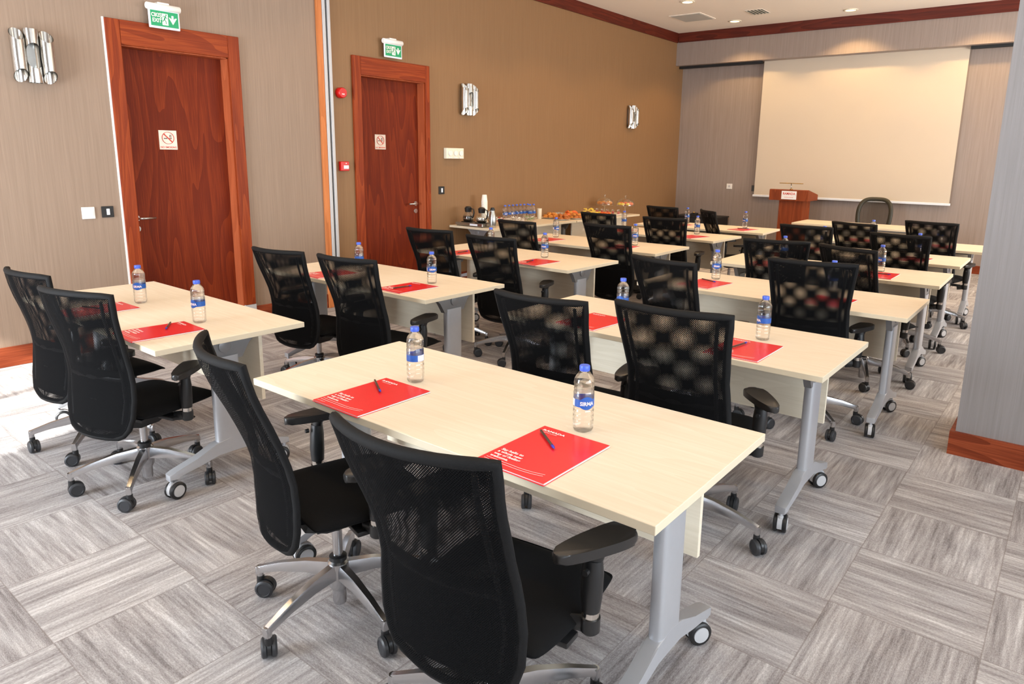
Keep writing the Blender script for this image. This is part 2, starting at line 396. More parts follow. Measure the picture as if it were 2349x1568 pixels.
# pillar at the right, soffit beam before the screen wall
st(MB().box(-.385, XR, 4.25, 4.9, 0, ZC).build('wall_pillar', 'pillar'))
st(MB().box(-.41, XR, 4.227, 4.25, 0, .13).box(-.41, -.385, 4.25, 4.92, 0, .13).build('baseboard_pillar', 'base_x'))
st(MB().box(XW, XR, 11.58, YF, 3.17, ZC).build('wall_soffit', 'wallf'))
st(MB().box(-1.55, XR, 11.70, 11.76, 3.13, 3.17).box(XW+.02, -4.5, 11.70, 11.76, 3.13, 3.17).build('trim_5', 'blackm'))  # black strips stand in for the shaded underside of the soffit
st(MB().prism([(XW, 3.55), (XW+.02, 3.55), (XW+.035, 3.62), (XW+.05, 3.70), (XW, 3.70)], 'y', YR, 11.58).build('trim_1', 'crown'))
st(MB().prism([(11.58, 3.55), (11.56, 3.55), (11.545, 3.62), (11.53, 3.70), (11.58, 3.70)], 'x', XW+.04, XR).build('trim_2', 'crown_x'))
w = MB()
for a, b in ((YR, 2.34), (3.40, 4.20), (4.35, 4.60), (5.65, YF)): w.box(XW, XW+.018, a, b, 0, .145, .004)
st(w.build('baseboard_left', 'base_y'))
st(MB().box(XW+.02, XR, YF-.018, YF, 0, .12, .004).build('baseboard_front', 'base_x'))
st(MB().box(XW, XW+.03, 4.205, 4.262, 0, ZC-.15, .004).build('trim_3', 'strip'))
st(MB().box(XW, XW+.035, 4.264, 4.298, 0, 3.55, .004).box(XW, XW+.035, 4.32, 4.352, 0, 3.55, .004).box(XW, XW+.012, 4.298, 4.32, 0, 3.55, mi=1).build('trim_4', ['hood', 'dgrey']))

# doors
def door(n, y0, y1, o0, o1, handle_y, hdir, wedge):
    r = struct_root('door_%d' % n); zt = 2.53
    c = MB().box(XW, XW+.03, o0, y0+.012, .17, zt, .005).box(XW, XW+.03, y1-.012, o1, .17, zt, .005)
    c.build('door_casing', 'casing', r)
    MB().box(XW, XW+.028, y0+.012, y1-.012, DT-.012, zt, .004).build('door_casing_head', 'casing_h', r)
    MB().box(XW-.14, XW+.004, y0, y0+.02, 0, DT).box(XW-.14, XW+.004, y1-.02, y1, 0, DT).box(XW-.14, XW+.004, y0, y1, DT-.02, DT).build('door_jamb', 'jamb', r)
    MB().box(XW-.16, XW-.1, y0+.02, y1-.02, .008, DT-.02, .003).build('door_leaf', 'door', r)
    MB().box(XW, XW+.033, o0, y0+.012, 0, .17).box(XW, XW+.033, y1-.012, o1, 0, .17).build('plinth', 'hood', r)
    if wedge: MB().box(XW, XW+.012, o0-.012, o0, 0, zt+.004).build('edge_strip', 'white', r)  # white strip drawn as the bright highlight along the casing edge
    h = MB(); rx = Matrix.Rotation(PI/2, 4, 'Y'); x = XW-.1
    h.lathe([(.026, 0), (.026, .008)], (x, handle_y, 1.01), 20, M4=rx)
    h.tube([(x, handle_y, 1.01), (x+.045, handle_y, 1.01), (x+.05, handle_y+hdir*.03, 1.01), (x+.05, handle_y+hdir*.135, 1.01)], .0095)
    h.lathe([(.026, 0), (.026, .008)], (x, handle_y, .925), 20, M4=rx)
    h.build('door_handle', 'steel', r)
door(1, D1[0], D1[1], 2.34, 3.40, 2.475, 1, True)
door(2, D2[0], D2[1], 4.60, 5.65, 5.52, -1, False)

# no-smoking plates stuck on the doors
def no_smoking(y, z, label):
    t = thing('no_smoking_sign', label, 'sign', (XW-.1, y, z), 0, 'no-smoking signs on the doors')
    MB().box(0, .003, -.073, .073, -.078, .078, .001).build('sign_plate', 'plate', t)
    g = MB(); pts = [(.0045, .048*math.cos(a), .016+.048*math.sin(a)) for a in [2*PI*i/28 for i in range(28)]]
    g.tube(pts, (.0015, .0055), 6, closed=True)
    g.prism([(-.036, .046), (-.030, .052), (.036, -.014), (.030, -.020)], 'x', .003, .0056)
    g.build('prohibition_ring', 'redink', t)
    g = MB().box(.003, .0042, -.034, -.006, .008, .016).box(.003, .0042, .004, .03, .008, .016)
    for k in range(3): g.tube([(.004, .016+.006*k, .02), (.004, .012+.007*k, .032), (.004, .018+.005*k, .042)], .0015, 5)
    g.build('cigarette', 'greyink', t)
    me = text_mesh('NO SMOKING', .0205, 'CENTER', .0006)
    MB().mesh(me, Matrix.Translation((.0036, 0, -.066)) @ FACE_X).build('lettering', 'redink', t)
no_smoking(2.785, 1.645, 'small square no-smoking sign on the nearer wooden door')
no_smoking(5.03, 1.69, 'small square no-smoking sign on the farther wooden door')

# exit signs above the doors
def exit_sign(y, z, label):
    t = thing('exit_sign', label, 'sign', (XW, y, z), 0, 'green exit signs over the doors')
    c = MB(); ry = Matrix.Rotation(-PI/2, 4, 'X')
    c.lathe([(.022, -.13), (.026, -.125), (.026, .125), (.022, .13)], (.06, 0, .075), 16, M4=ry)
    c.box(0, .07, -.045, .045, .075, .112, .004)
    c.build('housing', 'white', t)
    MB().box(.055, .068, -.12, .12, -.085, .06, .006).build('frame', 'lwhite', t)
    MB().box(.068, .0705, -.106, .106, -.068, .046, .0).build('green_panel', 'green', t)
    g = MB()
    g.mesh(text_mesh('ÇIKIŞ', .040, 'LEFT', .0012), Matrix.Translation((.0712, -.102, .0)) @ FACE_X @ Matrix.Diagonal((.80, 1, 1, 1)))
    g.mesh(text_mesh('EXIT', .040, 'LEFT', .0012), Matrix.Translation((.0712, -.096, -.04)) @ FACE_X @ Matrix.Diagonal((.86, 1, 1, 1)))
    g.prism([(.054, .022), (.070, .022), (.070, -.006), (.082, .006), (.096, .006), (.062, -.046), (.028+.004, .006), (.042, .006), (.054, -.006)], 'x', .0705, .0716)
    g.build('lettering', 'white', t)
    g = MB().box(.0705, .0712, -.02, .026, -.056, .03)
    g.build('doorway_pictogram', 'white', t)
    g = MB(); X = .0716
    g.ball((X, .012, .02), .0055, 6, sc=(.2, 1, 1))
    g.tube([(X, .008, .012), (X, -.004, -.014)], (.001, .005), 6)
    g.tube([(X, -.004, -.014), (X, .008, -.028), (X, .010, -.046)], (.001, .003), 6)
    g.tube([(X, -.004, -.014), (X, -.012, -.026), (X, -.026, -.028)], (.001, .003), 6)
    g.tube([(X, .006, .010), (X, -.008, .012), (X, -.014, .0)], (.001, .0022), 6)
    g.tube([(X, .007, .008), (X, .014, -.004), (X, .022, -.006)], (.001, .0022), 6)
    g.build('running_figure', 'green', t)
exit_sign(2.765, 2.585, 'green and white exit sign above the nearer wooden door')
exit_sign(5.10, 2.635, 'green and white exit sign above the farther wooden door')

# wall sconces: three obliquely cut chrome tubes each
def sconce(y, z, label):
    t = thing('wall_sconce', label, 'wall lamp', (XW, y, z), 0, 'chrome tube wall lamps')
    MB().box(0, .02, -.09, .09, -.12, .12, .004).build('back_plate', 'steel', t)
    Hh = .18; rr = .0435; n = 28
    for k, yc in enumerate((-.088, 0, .088)):
        g = MB(); off = -.0 if k != 1 else 0
        cx_ = .02+rr+(.0 if k != 1 else -.012)
        def front(a): return max(0, math.cos(a))
        def cyl(z0f, z1f, rad):
            g.grid(lambda u, v: Vector((cx_+rad*math.cos(u*2*PI), yc+rad*math.sin(u*2*PI), z0f(u*2*PI)+(z1f(u*2*PI)-z0f(u*2*PI))*v)), n, 4)
        for rad in (rr, rr-.0035):
            if k != 1:
                cyl(lambda a: -Hh+.085*(1+math.cos(a))/2, lambda a: Hh-.085*(1+math.cos(a))/2, rad)
            else:
                op = lambda a: .085*math.sqrt(front(a)) if math.cos(a) > 0 else .0001
                cyl(lambda a: -Hh, lambda a: -op(a), rad); cyl(lambda a: op(a), lambda a: Hh, rad)
        g.build('tube', 'chrome', t, smooth=60, fix=False)
sconce(1.842, 2.19, 'chrome triple tube wall lamp left of the nearer door')
sconce(6.27, 2.215, 'chrome triple tube wall lamp just right of the farther door')
sconce(10.10, 2.22, 'chrome triple tube wall lamp closest to the screen wall')

# fire alarm devices, controls, sockets
t = thing('fire_alarm_sounder', 'round red fire alarm sounder between the metal channel and the farther door', 'alarm', (XW, 4.45, 2.15))
MB().lathe([(.052, 0), (.052, .02), (.05, .055), (.044, .062)], n=28, M4=Matrix.Rotation(PI/2, 4, 'Y')).build('body', 'red', t, smooth=40)
MB().mesh(text_mesh('FIRE', .018, 'CENTER', .0005), Matrix.Translation((.0625, .0, -.02)) @ FACE_X).build('lettering', 'ink', t)
t = thing('fire_call_point', 'square red fire alarm call point beside the farther door frame', 'alarm', (XW, 4.455, 1.435))
MB().box(0, .045, -.05, .05, -.047, .047, .006).build('box', 'red', t)
MB().box(.045, .048, -.02, .04, -.026, .008, .001).build('glass_window', 'lwhite', t)
MB().lathe([(.006, 0), (.006, .002)], (.045, .01, .028), 10, M4=Matrix.Rotation(PI/2, 4, 'Y')).build('indicator', 'ink', t)
t = thing('thermostat_panel', 'white wall control with three dials beside the farther door', 'control', (XW, 6.03, 1.585))
MB().box(0, .05, -.145, .145, -.062, .062, .006).build('housing', 'cream', t)
for k in (-1, 0, 1):
    MB().lathe([(.03, 0), (.028, .016)], (.05, .0+k*.09, .002), 18, M4=Matrix.Rotation(PI/2, 4, 'Y')).box(.05, .058, k*.09-.03, k*.09+.03, -.055, -.04, .002).build('dial', 'white', t)
def switch(y, z, s, m1, m2, name, label, cat):
    t = thing(name, label, cat, (XW, y, z)); MB().box(0, .01, -s, s, -s, s, .003).build('plate', m1, t)
    MB().box(.01, .014, -s*.22 if m1 == 'blackm' else -s*.7, s*.3 if m1 == 'blackm' else s*.7, -s*.55, s*.55, .001).build('rocker', m2, t)
switch(2.092, 1.08, .045, 'white', 'white', 'light_switch', 'white square light switch left of the nearer door', 'switch')
switch(2.228, 1.083, .043, 'blackm', 'lwhite', 'card_switch', 'black framed switch beside the white one left of the nearer door', 'switch')
switch(5.84, 1.157, .045, 'blackm', 'lwhite', 'card_switch', 'black framed switch below the three-dial control by the farther door', 'switch')
t = thing('wall_socket', 'small white wall socket between corner and projection screen', 'socket', (-4.97, YF, 1.116))
MB().box(-.05, .05, -.012, 0, -.045, .045, .003).build('plate', 'white', t)
MB().lathe([(.02, 0), (.02, .003)], (0, -.012, 0), 14, M4=Matrix.Rotation(PI/2, 4, 'X')).build('outlet', 'hood', t)
t = thing('screen_control_box', 'small grey control box half hidden by left edge of the projection screen', 'control', (-4.49, YF, 1.10))
MB().box(-.07, .07, -.035, 0, -.05, .05, .005).build('box', 'dgrey', t)

# projection screen
t = thing('projection_screen', 'large white pull-down projection screen on the far wall', 'screen', (0, 11.78, 0))
MB().box(-4.49, -1.565, -.001, .001, 1.0, 3.2).build('fabric', 'screen', t)
MB().box(-4.51, -1.55, -.012, .012, .965, 1.0, .004).build('bottom_bar', 'lwhite', t)

# ceiling fittings
LX = (-4.72, -3.03, -1.35, .35); LY = (11.0, 9.35, 7.7, 6.05, 4.4, 2.75, 1.1)
vis = {(0, 0): 'recessed ceiling light nearest the left end of the far soffit', (1, 0): 'recessed ceiling light farthest right in view, near the soffit', (0, 1): 'recessed ceiling light cut by the top edge of the picture'}
for i, lx in enumerate(LX):
    for j, ly in enumerate(LY):
        if i == 3 and ly > 3.8: continue
        x, y = lx, ly+(.1 if i == 1 and j == 0 else 0)
        if (i, j) in vis:
            t = thing('recessed_downlight', vis[(i, j)], 'ceiling light', (x, y, ZC), 0, 'recessed ceiling lights')
            MB().lathe([(.072, 0), (.098, 0), (.1, -.006), (.074, -.012), (.072, 0)], n=32, cap=False).build('trim_ring', 'cream', t)
            MB().lathe([(.072, -.001), (.071, -.0045)], n=32).build('lamp_disc', 'lamp', t)
        l = bpy.data.lights.new('downlight_beam', 'SPOT'); l.energy = (66 if j == 0 else 38) if ly > 5 else 24; l.color = (1, .64, .29); l.spot_size = R(120); l.spot_blend = .35; l.shadow_soft_size = .06
        o = bpy.data.objects.new('downlight_beam', l); COL.objects.link(o); o.location = (x, y, ZC-.03)
t = thing('ceiling_access_panel', 'square grey access panel in the ceiling corner', 'ceiling panel', (-5.14, 10.37, ZC))
MB().box(-.26, .26, -.28, .28, -.008, 0, .002).build('frame', 'ceil', t)
MB().box(-.235, .235, -.255, .255, -.011, -.008).build('panel', mat('panel_grey', (188, 190, 186), .5), t)
t = thing('ceiling_air_vent', 'small white louvred vent in the ceiling between the lights', 'vent', (-4.17, 10.5, ZC))
MB().box(-.13, .13, -.17, .17, -.006, 0, .002).build('frame', 'ceil', t)
g = MB()
for k in range(5): g.prism([(-.12+.05*k, -.006), (-.10+.05*k, -.006), (-.085+.05*k, -.022), (-.09+.05*k, -.022)], 'y', -.15, .15)
g.build('louvre', 'cream', t)
MB().box(-.125, .125, -.155, .155, -.0065, -.006).build('duct_opening', 'dgrey', t)

# ---------------------------------------------------------------- training table
TL, TW = 1.66, .708
def caster_parts(root, loc, rz, wm, hm, r=.032, w=.015, gap=.008, disc=None, name='caster', sz=1.0):
    b = MB()
    b.lathe([(.007, .07), (.007, .115)], n=10)
    pts = []
    for i in range(13):
        a = -.15*PI+(1.25*PI)*i/12; pts.append((-.016+(r*.98)*math.cos(a), r+(r*1.02)*math.sin(a)))
    poly = [p for p in pts if p[1] > r*.45]
    b.prism([(x, z+.004) for x, z in poly], 'y', -gap, gap)
    b.lathe([(.014, .055), (.013, .078), (.009, .082)], n=12)
    c = b.build(name, hm, root, loc, (0, 0, rz), smooth=40)
    for s in (-1, 1):
        g = MB(); m4 = Matrix.Rotation(-s*PI/2, 4, 'X')
        g.lathe([(r-.004, 0), (r, .003), (r, w-.005), (r-.004, w-.001), (r*.72, w), (r*.68, w-.002)], (-.016, s*gap, r), 24, M4=m4)
        if disc: g.lathe([(r*.70, w-.003), (r*.66, w+.001), (.004, w+.002)], (-.016, s*gap, r), 20, mi=1, M4=m4)
        g.build('wheel', [wm, disc or wm], c, smooth=40)
    return c

def make_table():
    t = thing('training_table', '', 'table')
    # origin: centre of the table on the floor; long axis x
    a, b = TL/2, TW/2
    g = MB().box(-a, a, -b, b, .715, .74, .002)
    g.bm.faces.ensure_lookup_table(); g.bm.normal_update()
    for f in g.bm.faces:
        if abs(f.normal.z) < .5: f.material_index = 1
    g.build('tabletop', ['top', 'edge'], t)
    MB().box(-a+.115, a-.115, .172, .190, .36, .70, .001).build('modesty_panel', 'panel', t)
    MB().box(-a+.14, a-.14, -.03, .03, .67, .715, .004).build('crossbeam', 'alu_d', t)
    for s in (-1, 1):
        x = s*(a-.13); g = MB()
        g.prism([(-.165, .715), (.165, .715), (.165, .70), (.12, .665), (.085, .60), (-.085, .60), (-.12, .665), (-.165, .70)], 'x', x-.016, x+.016, bev=.002)
        g.lathe([(.03, 0), (.03, .006), (.026, .008)], (x+s*.016, 0, .668), 18, M4=Matrix.Rotation(s*PI/2, 4, 'Y'))
        g.build('flip_bracket', 'alu_d', t, smooth=40)
        g = MB(); pr = []
        for i in range(24):
            q = 2*PI*i/24; cx_, sy = math.cos(q), math.sin(q)
            pr.append((x+.024*math.copysign(abs(cx_)**.5, cx_), .066*math.copysign(abs(sy)**.45, sy)))
        g.prism(pr, 'z', .17, .62); g.build('column', 'alu', t, smooth=35)
        up = [(-.30, .125), (-.27, .135), (-.17, .165), (-.08, .205), (0, .225), (.08, .205), (.17, .165), (.27, .135), (.30, .125)]
        lo = [(.30, .095), (.272, .10), (.25, .108), (.16, .125), (.07, .148), (0, .155), (-.07, .148), (-.16, .125), (-.25, .108), (-.272, .10), (-.30, .095)]
        MB().prism(up+lo, 'x', x-.024, x+.024, bev=.006).build('foot', 'alu', t, smooth=40)
        for q in (-1, 1):
            caster_parts(t, (x, q*.285, 0), random.uniform(-.7, .7)+(PI if q < 0 else 0)+PI/2, 'plastic', 'hood', .040, .018, .010, 'hood')
    for s in (-.5, .5): MB().box(s-.02, s+.02, .14, .175, .67, .70, .002).build('bracket', 'steel', t)
    return t
# right edge x, back edge y, rotation (degrees)
TB = {'A1': (-2.951, 1.927, -.4), 'A2': (-2.918, 3.405, .6), 'A3': (-2.94, 4.862, -.4), 'A4': (-2.938, 6.153, 1.5), 'A5': (-2.947, 7.469, -1.4), 'A6': (-2.934, 8.66, 4.0),
      'B1': (-.671, 2.016, .57), 'B2': (-.704, 3.432, -.1), 'B3': (-.672, 4.819, .5), 'B4': (-.717, 6.10, 1.0), 'B5': (-.739, 7.284, .5), 'B6': (-.717, 8.535, 2.0), 'S': (-1.492, 10.449, .6)}
ORD = {'1': 'nearest', '2': 'second', '3': 'third', '4': 'fourth', '5': 'fifth', '6': 'farthest'}
COLN = {'A': 'door-side', 'B': 'aisle-side'}
def tname(k): return 'the %s table of the %s column' % (ORD[k[1]], COLN[k[0]])
proto = make_table(); first = True
for k, (xr, yb, rot) in TB.items():
    t = proto if first else copy_tree(proto); first = False
    a = R(rot); dx, dy = -TL/2, -TW/2
    t.location = (xr+dx*math.cos(a)-dy*math.sin(a), yb+dx*math.sin(a)+dy*math.cos(a), 0); t.rotation_euler = (0, 0, a)
    if k == 'S': tag(t, "presenter's light wood table beside the lectern, facing the rows", 'table', 'wheeled light wood tables')
    else: tag(t, 'light wood table on wheels, %s in the %s column' % (ORD[k[1]], COLN[k[0]]), 'table', 'wheeled light wood tables')
# two more against the wall carrying the buffet
for i, yc in enumerate((5.97+.83, 5.97+1.68+.83)):
    t = copy_tree(proto); t.location = (-5.645, yc, 0); t.rotation_euler = (0, 0, -PI/2)
    tag(t, ('light wood table against the brown wall carrying coffee jugs and water bottles', 'light wood table against the brown wall carrying cake stands and platters')[i], 'table', 'buffet tables along the wall')

# ---------------------------------------------------------------- task chair
def interp(tab, z):
    for (z0, v0), (z1, v1) in zip(tab, tab[1:]):
        if z <= z1:
            q = max(0, min(1, (z-z0)/(z1-z0))); return v0+(v1-v0)*q
    return tab[-1][1]
WZT = [(.35, .105), (.357, .135), (.37, .162), (.40, .187), (.45, .203), (.52, .208), (.62, .199), (.72, .195), (.85, .207), (.95, .219), (.99, .224)]
YZT = [(.35, -.212), (.40, -.200), (.5, -.192), (.6, -.194), (.66, -.205), (.72, -.222), (.80, -.250), (.87, -.278), (.93, -.296), (.99, -.308)]
SZT = [(.35, .02), (.5, .032), (.7, .045), (.99, .058)]
def backpt(u, z, off=0):
    w_ = interp(WZT, z); return Vector((u*w_, interp(YZT, z)-interp(SZT, z)*(1-u*u)-off, z))
def smooth_loop(P, k):
    out = []; n = len(P)
    for i in range(n):
        p0, p1, p2, p3 = (Vector(P[(i+j-1) % n]) for j in range(4))
        for q in range(k):
            t_ = q/k; v = .5*((2*p1)+(p2-p0)*t_+(2*p0-5*p1+4*p2-p3)*t_**2+(3*p1-p0-3*p2+p3)*t_**3); out.append((v.x, v.y))
    return out
def make_chair():
    t = thing('swivel_chair', '', 'chair')
    g = MB()                                     # five-arm base
    g.lathe([(.026, .075), (.034, .09), (.036, .13), (.036, .178), (.028, .186)], n=24)
    for i in range(5):
        a = 2*PI*i/5; m4 = Matrix.Rotation(a, 4, 'Z'); V = []
        for r, zt, h, w in ((.028, .176, .052, .036), (.12, .168, .042, .032), (.22, .145, .032, .027), (.302, .118, .024, .023), (.316, .112, .03, .022)):
            V.append([g.bm.verts.new(m4 @ Vector(p)) for p in ((r, -w*.36, zt), (r, w*.36, zt), (r, w/2, zt-h*.4), (r, w/2, zt-h), (r, -w/2, zt-h), (r, -w/2, zt-h*.4))])
        for A, B in zip(V, V[1:]):
            for q in range(6): g.bm.faces.new((A[q], A[(q+1) % 6], B[(q+1) % 6], B[q]))
        g.bm.faces.new(V[-1]); g.bm.faces.new(list(reversed(V[0])))
        g.lathe([(.011, .07), (.0125, .115)], (m4 @ Vector((.304, 0, 0))), 12)
    g.build('star_base', 'polish', t, smooth=32)
    for i in range(5):
        a = 2*PI*i/5; caster_parts(t, (.304*math.cos(a), .304*math.sin(a), 0), random.uniform(0, 6.28), 'rubber', 'plastic', .0325, .018, .006)
    g = MB().lathe([(.022, .02), (.024, .03), (.024, .09)], n=16).lathe([(.03, .186), (.03, .200), (.025, .204)], n=18, mi=1).lathe([(.017, .085), (.017, .30), (.0135, .302), (.0135, .40)], n=16)
    g.build('gas_cylinder', ['polish', 'plastic'], t, smooth=40)
    g = MB().prism([(-.11, .405), (.13, .405), (.12, .37), (.03, .335), (-.06, .335), (-.13, .36)], 'x', -.075, .075, bev=.006)
    g.box(-.225, .225, -.015, .045, .378, .395, .004).box(-.16, .16, -.12, .14, .395, .408)
    g.tube([(.07, .06, .375), (.20, .08, .372), (.245, .085, .37)], .005, 8)
    g.tube([(0, -.1, .375), (0, -.16, .385), (0, -.205, .43), (0, -.21, .52)], [(.05, .008)]*4, 10)
    g.build('mechanism', 'plastic', t, smooth=40)
    g = MB()                                     # cushion
    def cush(u, v, top):
        x = (u*2-1); y = v*2-1
        sx = .235*math.copysign(abs(x)**.9, x) if x else 0; rx = 1-.10*max(0, y)**3-.08*max(0, -y)**3
        px = sx*rx; py = .065+.225*y*(1-.06*x*x)
        e = (max(abs(x), abs(y)))**6
        zt = .468-.006*math.cos(x*PI/2)*math.cos(y*PI/2)-.028*max(0, y)**4-.026*e
        zb = .408+.022*e+.0
        return Vector((px, py, zt if top else zb))
    g.grid(lambda u, v: cush(u, v, True), 14, 14); g.grid(lambda u, v: cush(u, v, False), 14, 14, flip=True)
    bmesh.ops.remove_doubles(g.bm, verts=g.bm.verts[:], dist=.0005)
    es = [e for e in g.bm.edges if e.is_boundary]
    bmesh.ops.bridge_loops(g.bm, edges=es)
    s = g.build('seat_cushion', 'fabric', t, smooth=80)
    sd = s.modifiers.new('soft', 'SUBSURF'); sd.levels = 1; sd.render_levels = 1
    zz = [.385+.605*(j/20) for j in range(21)]; zz[1] = .392; zz[2] = .41
    nj = 20
    bk = MB()
    def zf(v): return .353+.635*(v**1.12)
    bk.grid(lambda u, v: backpt(u*2-1, zf(v), .012), 12, 22)
    bk.grid(lambda u, v: backpt(u*2-1, zf(v), -.010), 12, 22, mi=1)
    bk.build('mesh_backrest', ['net_r', 'net_f'], t, fix=False)
    # wrapped frame around the edge
    path = []
    for i in range(13): path.append(backpt(-1+2*i/12, .99))
    for z in (.95, .90, .85, .79, .72, .66, .6, .53, .45, .40, .37, .357): path.append(backpt(1, z))
    for i in range(1, 8): path.append(backpt(1-2*i/8, .35))
    for z in (.357, .37, .40, .45, .53, .6, .66, .72, .79, .85, .90, .95): path.append(backpt(-1, z))
    rad = [(.0125, .015)]*13+[(.010, .0155)]*12+[(.010, .014)]*7+[(.010, .0155)]*12
    g = MB().tube(path, rad, 10, closed=True)
    g.build('backrest_frame', 'rim', t, smooth=60)
    g = MB()                                     # dark support bars inside the sleeve
    for sx in (-1, 1): g.tube([backpt(sx*.82, z, .0) for z in (.42, .52, .62, .72, .82, .90, .965)], [(.006, .008)]*7, 8)
    g.tube([backpt(u, .62, .0) for u in (-.85, -.5, 0, .5, .85)], [(.004, .014)]*5, 8)
    g.build('support_bars', 'plastic', t, smooth=50)
    MB().grid(lambda u, v: backpt((u*2-1)*.93, .385+.27*v, .002), 10, 8).grid(lambda u, v: backpt((u*2-1)*.93, .385+.27*v, -.003), 10, 8, flip=True).build('lumbar_pad', 'fabric', t, fix=False)
    for s in (-1, 1):
        g = MB(); x = s*.262; y = .035
        g.lathe([(.020, .375), (.0245, .380), (.025, .418)], (x, y, 0), 18)
        g.lathe([(.0215, .418), (.0215, .436)], (x, y, 0), 18, mi=1)
        g.tube([(x, y, .436), (x, y, .48), (x, y+.002, .54), (x, y+.003, .575)], [(.023, .023), (.0255, .028), (.024, .029), (.020, .025)], 16)
        g.tube([(x, y+.003, .57), (x, y+.006, .59), (x, y+.01, .602)], [(.018, .024), (.018, .030), (.022, .045)], 14)
        g.tube([(s*.2, .02, .388), (x, y, .398)], [(.012, .022), (.013, .022)], 10)
        g.lathe([(.008, 0), (.008, .012)], (x, y-.028, .556), 8, M4=Matrix.Rotation(PI/2, 4, 'X'))
        arm = g.build('armrest_post', ['plastic', 'chrome'], t, smooth=40)
        pts = [(-.020, -.112), (.0, -.122), (.018, -.114), (.034, -.06), (.043, .01), (.045, .07), (.034, .108), (.0, .118), (-.034, .108), (-.043, .07), (-.041, .0), (-.034, -.06)]
        pts = smooth_loop(pts, 4); g = MB().prism(pts, 'z', -.013, .013, bev=.007)
        pad = g.build('armrest_pad', 'padm', t, (x, y+.01, .611), smooth=50)
    return t
CH = [  # table key, side, top centre x,y,z, facing angle, base swing, back offset, pad angles (left, right; + is counter-clockwise)
 ('A1', 'left', -4.02, 1.10, .952, 5, 26, .25, -8, 10), ('A1', 'right', -3.30, 1.06, .958, 15, 21, .25, -35, 30), ('B1', 'left', -1.945, .985, .99, -15, 6, .325, 0, 14), ('B1', 'right', -1.045, .912, .977, 6, 54, .325, -10, -24),
 ('A2', 'left', -3.98, 2.43, .952, 9, 40, .31, 0, 0), ('A2', 'right', -3.20, 2.37, .985, 6, 5, .30, 0, 9), ('A3', 'left', -4.05, 3.80, .98, 7, 12, .31, 0, 5), ('A3', 'right', -3.40, 3.80, .975, 3, 4, .31, -10, 20),
 ('A4', 'left', -4.18, 5.04, .96, -1, 50, .30, 0, 0), ('A4', 'right', -3.17, 5.03, 1.0, 1, 7, .31, 0, 0), ('A5', 'left', -4.13, 6.36, .97, -3, 33, .31, 0, 0), ('A5', 'right', -3.29, 6.29, .98, 8, 18, .31, 0, 5),
 ('A6', 'left', -4.05, 7.66, .988, -8, 20, .31, 0, 0), ('A6', 'right', -3.43, 7.61, .982, -45, 56, .31, 0, 0), ('B2', 'left', -1.755, 2.27, .98, 5, 44, .31, 0, 4), ('B2', 'right', -1.14, 2.27, 1.018, 4, -3, .305, 0, 40),
 ('B3', 'left', -1.85, 3.54, .995, -11, 35, .31, 0, -10), ('B3', 'right', -1.13, 3.90, 1.02, 10, 20, .31, 0, -20), ('B4', 'left', -1.73, 5.05, .99, 12, 15, .31, 0, 0), ('B4', 'right', -1.24, 5.04, .985, -24, 25, .31, 0, 0),
 ('B5', 'left', -1.87, 6.17, 1.01, -6, 60, .31, 0, 0), ('B5', 'right', -1.14, 6.22, .99, -7, 11, .31, 0, 0), ('B6', 'left', -1.78, 7.40, .965, -14, 10, .31, 0, 0), ('B6', 'right', -1.115, 7.47, 1.015, -8, 0, .31, 0, 0)]
AZ = {('A1', 'right'): -.032, ('B1', 'right'): .026, ('B1', 'left'): .01, ('B2', 'right'): .015}
proto = make_chair(); first = True; chairs = []
for row in CH:
    chairs.append(proto if first else copy_tree(proto)); first = False
for t, (k, side, tx, ty, tz, fa, sw, d, pl, pr_) in zip(chairs, CH):
    a = R(fa); dz = tz-.992; m = Matrix.Rotation(R(sw), 4, 'Z'); tilt = (d-.312)/.55
    t.location = (tx-math.sin(a)*d, ty+math.cos(a)*d, 0); t.rotation_euler = (0, 0, a)
    tag(t, 'black mesh-back chair, %s seat at %s' % (side, tname(k)), 'chair', 'mesh-back swivel chairs at the rows of tables')
    pv = Vector((0, -.19, .43)); rm = Matrix.Rotation(tilt, 4, 'X'); off = pv-(rm @ pv)
    for c in t.children:
        nm = c.name.split('.')[0]
        if nm == 'star_base': c.rotation_euler = (0, 0, R(sw))
        elif nm == 'caster': c.location = m @ c.location; c.rotation_euler = (0, 0, c.rotation_euler.z+random.uniform(-1.2, 1.2))
        elif nm in ('mesh_backrest', 'backrest_frame', 'support_bars', 'lumbar_pad'): c.location = off+Vector((0, 0, dz)); c.rotation_euler = (tilt, 0, 0)
        elif nm == 'armrest_pad': c.rotation_euler = (0, 0, R(pl if c.location.x < 0 else pr_)); c.location.z += AZ.get((k, side), 0)
        elif nm == 'armrest_post': c.location = (0, 0, AZ.get((k, side), 0))
        elif nm != 'gas_cylinder': c.location = (0, 0, dz)

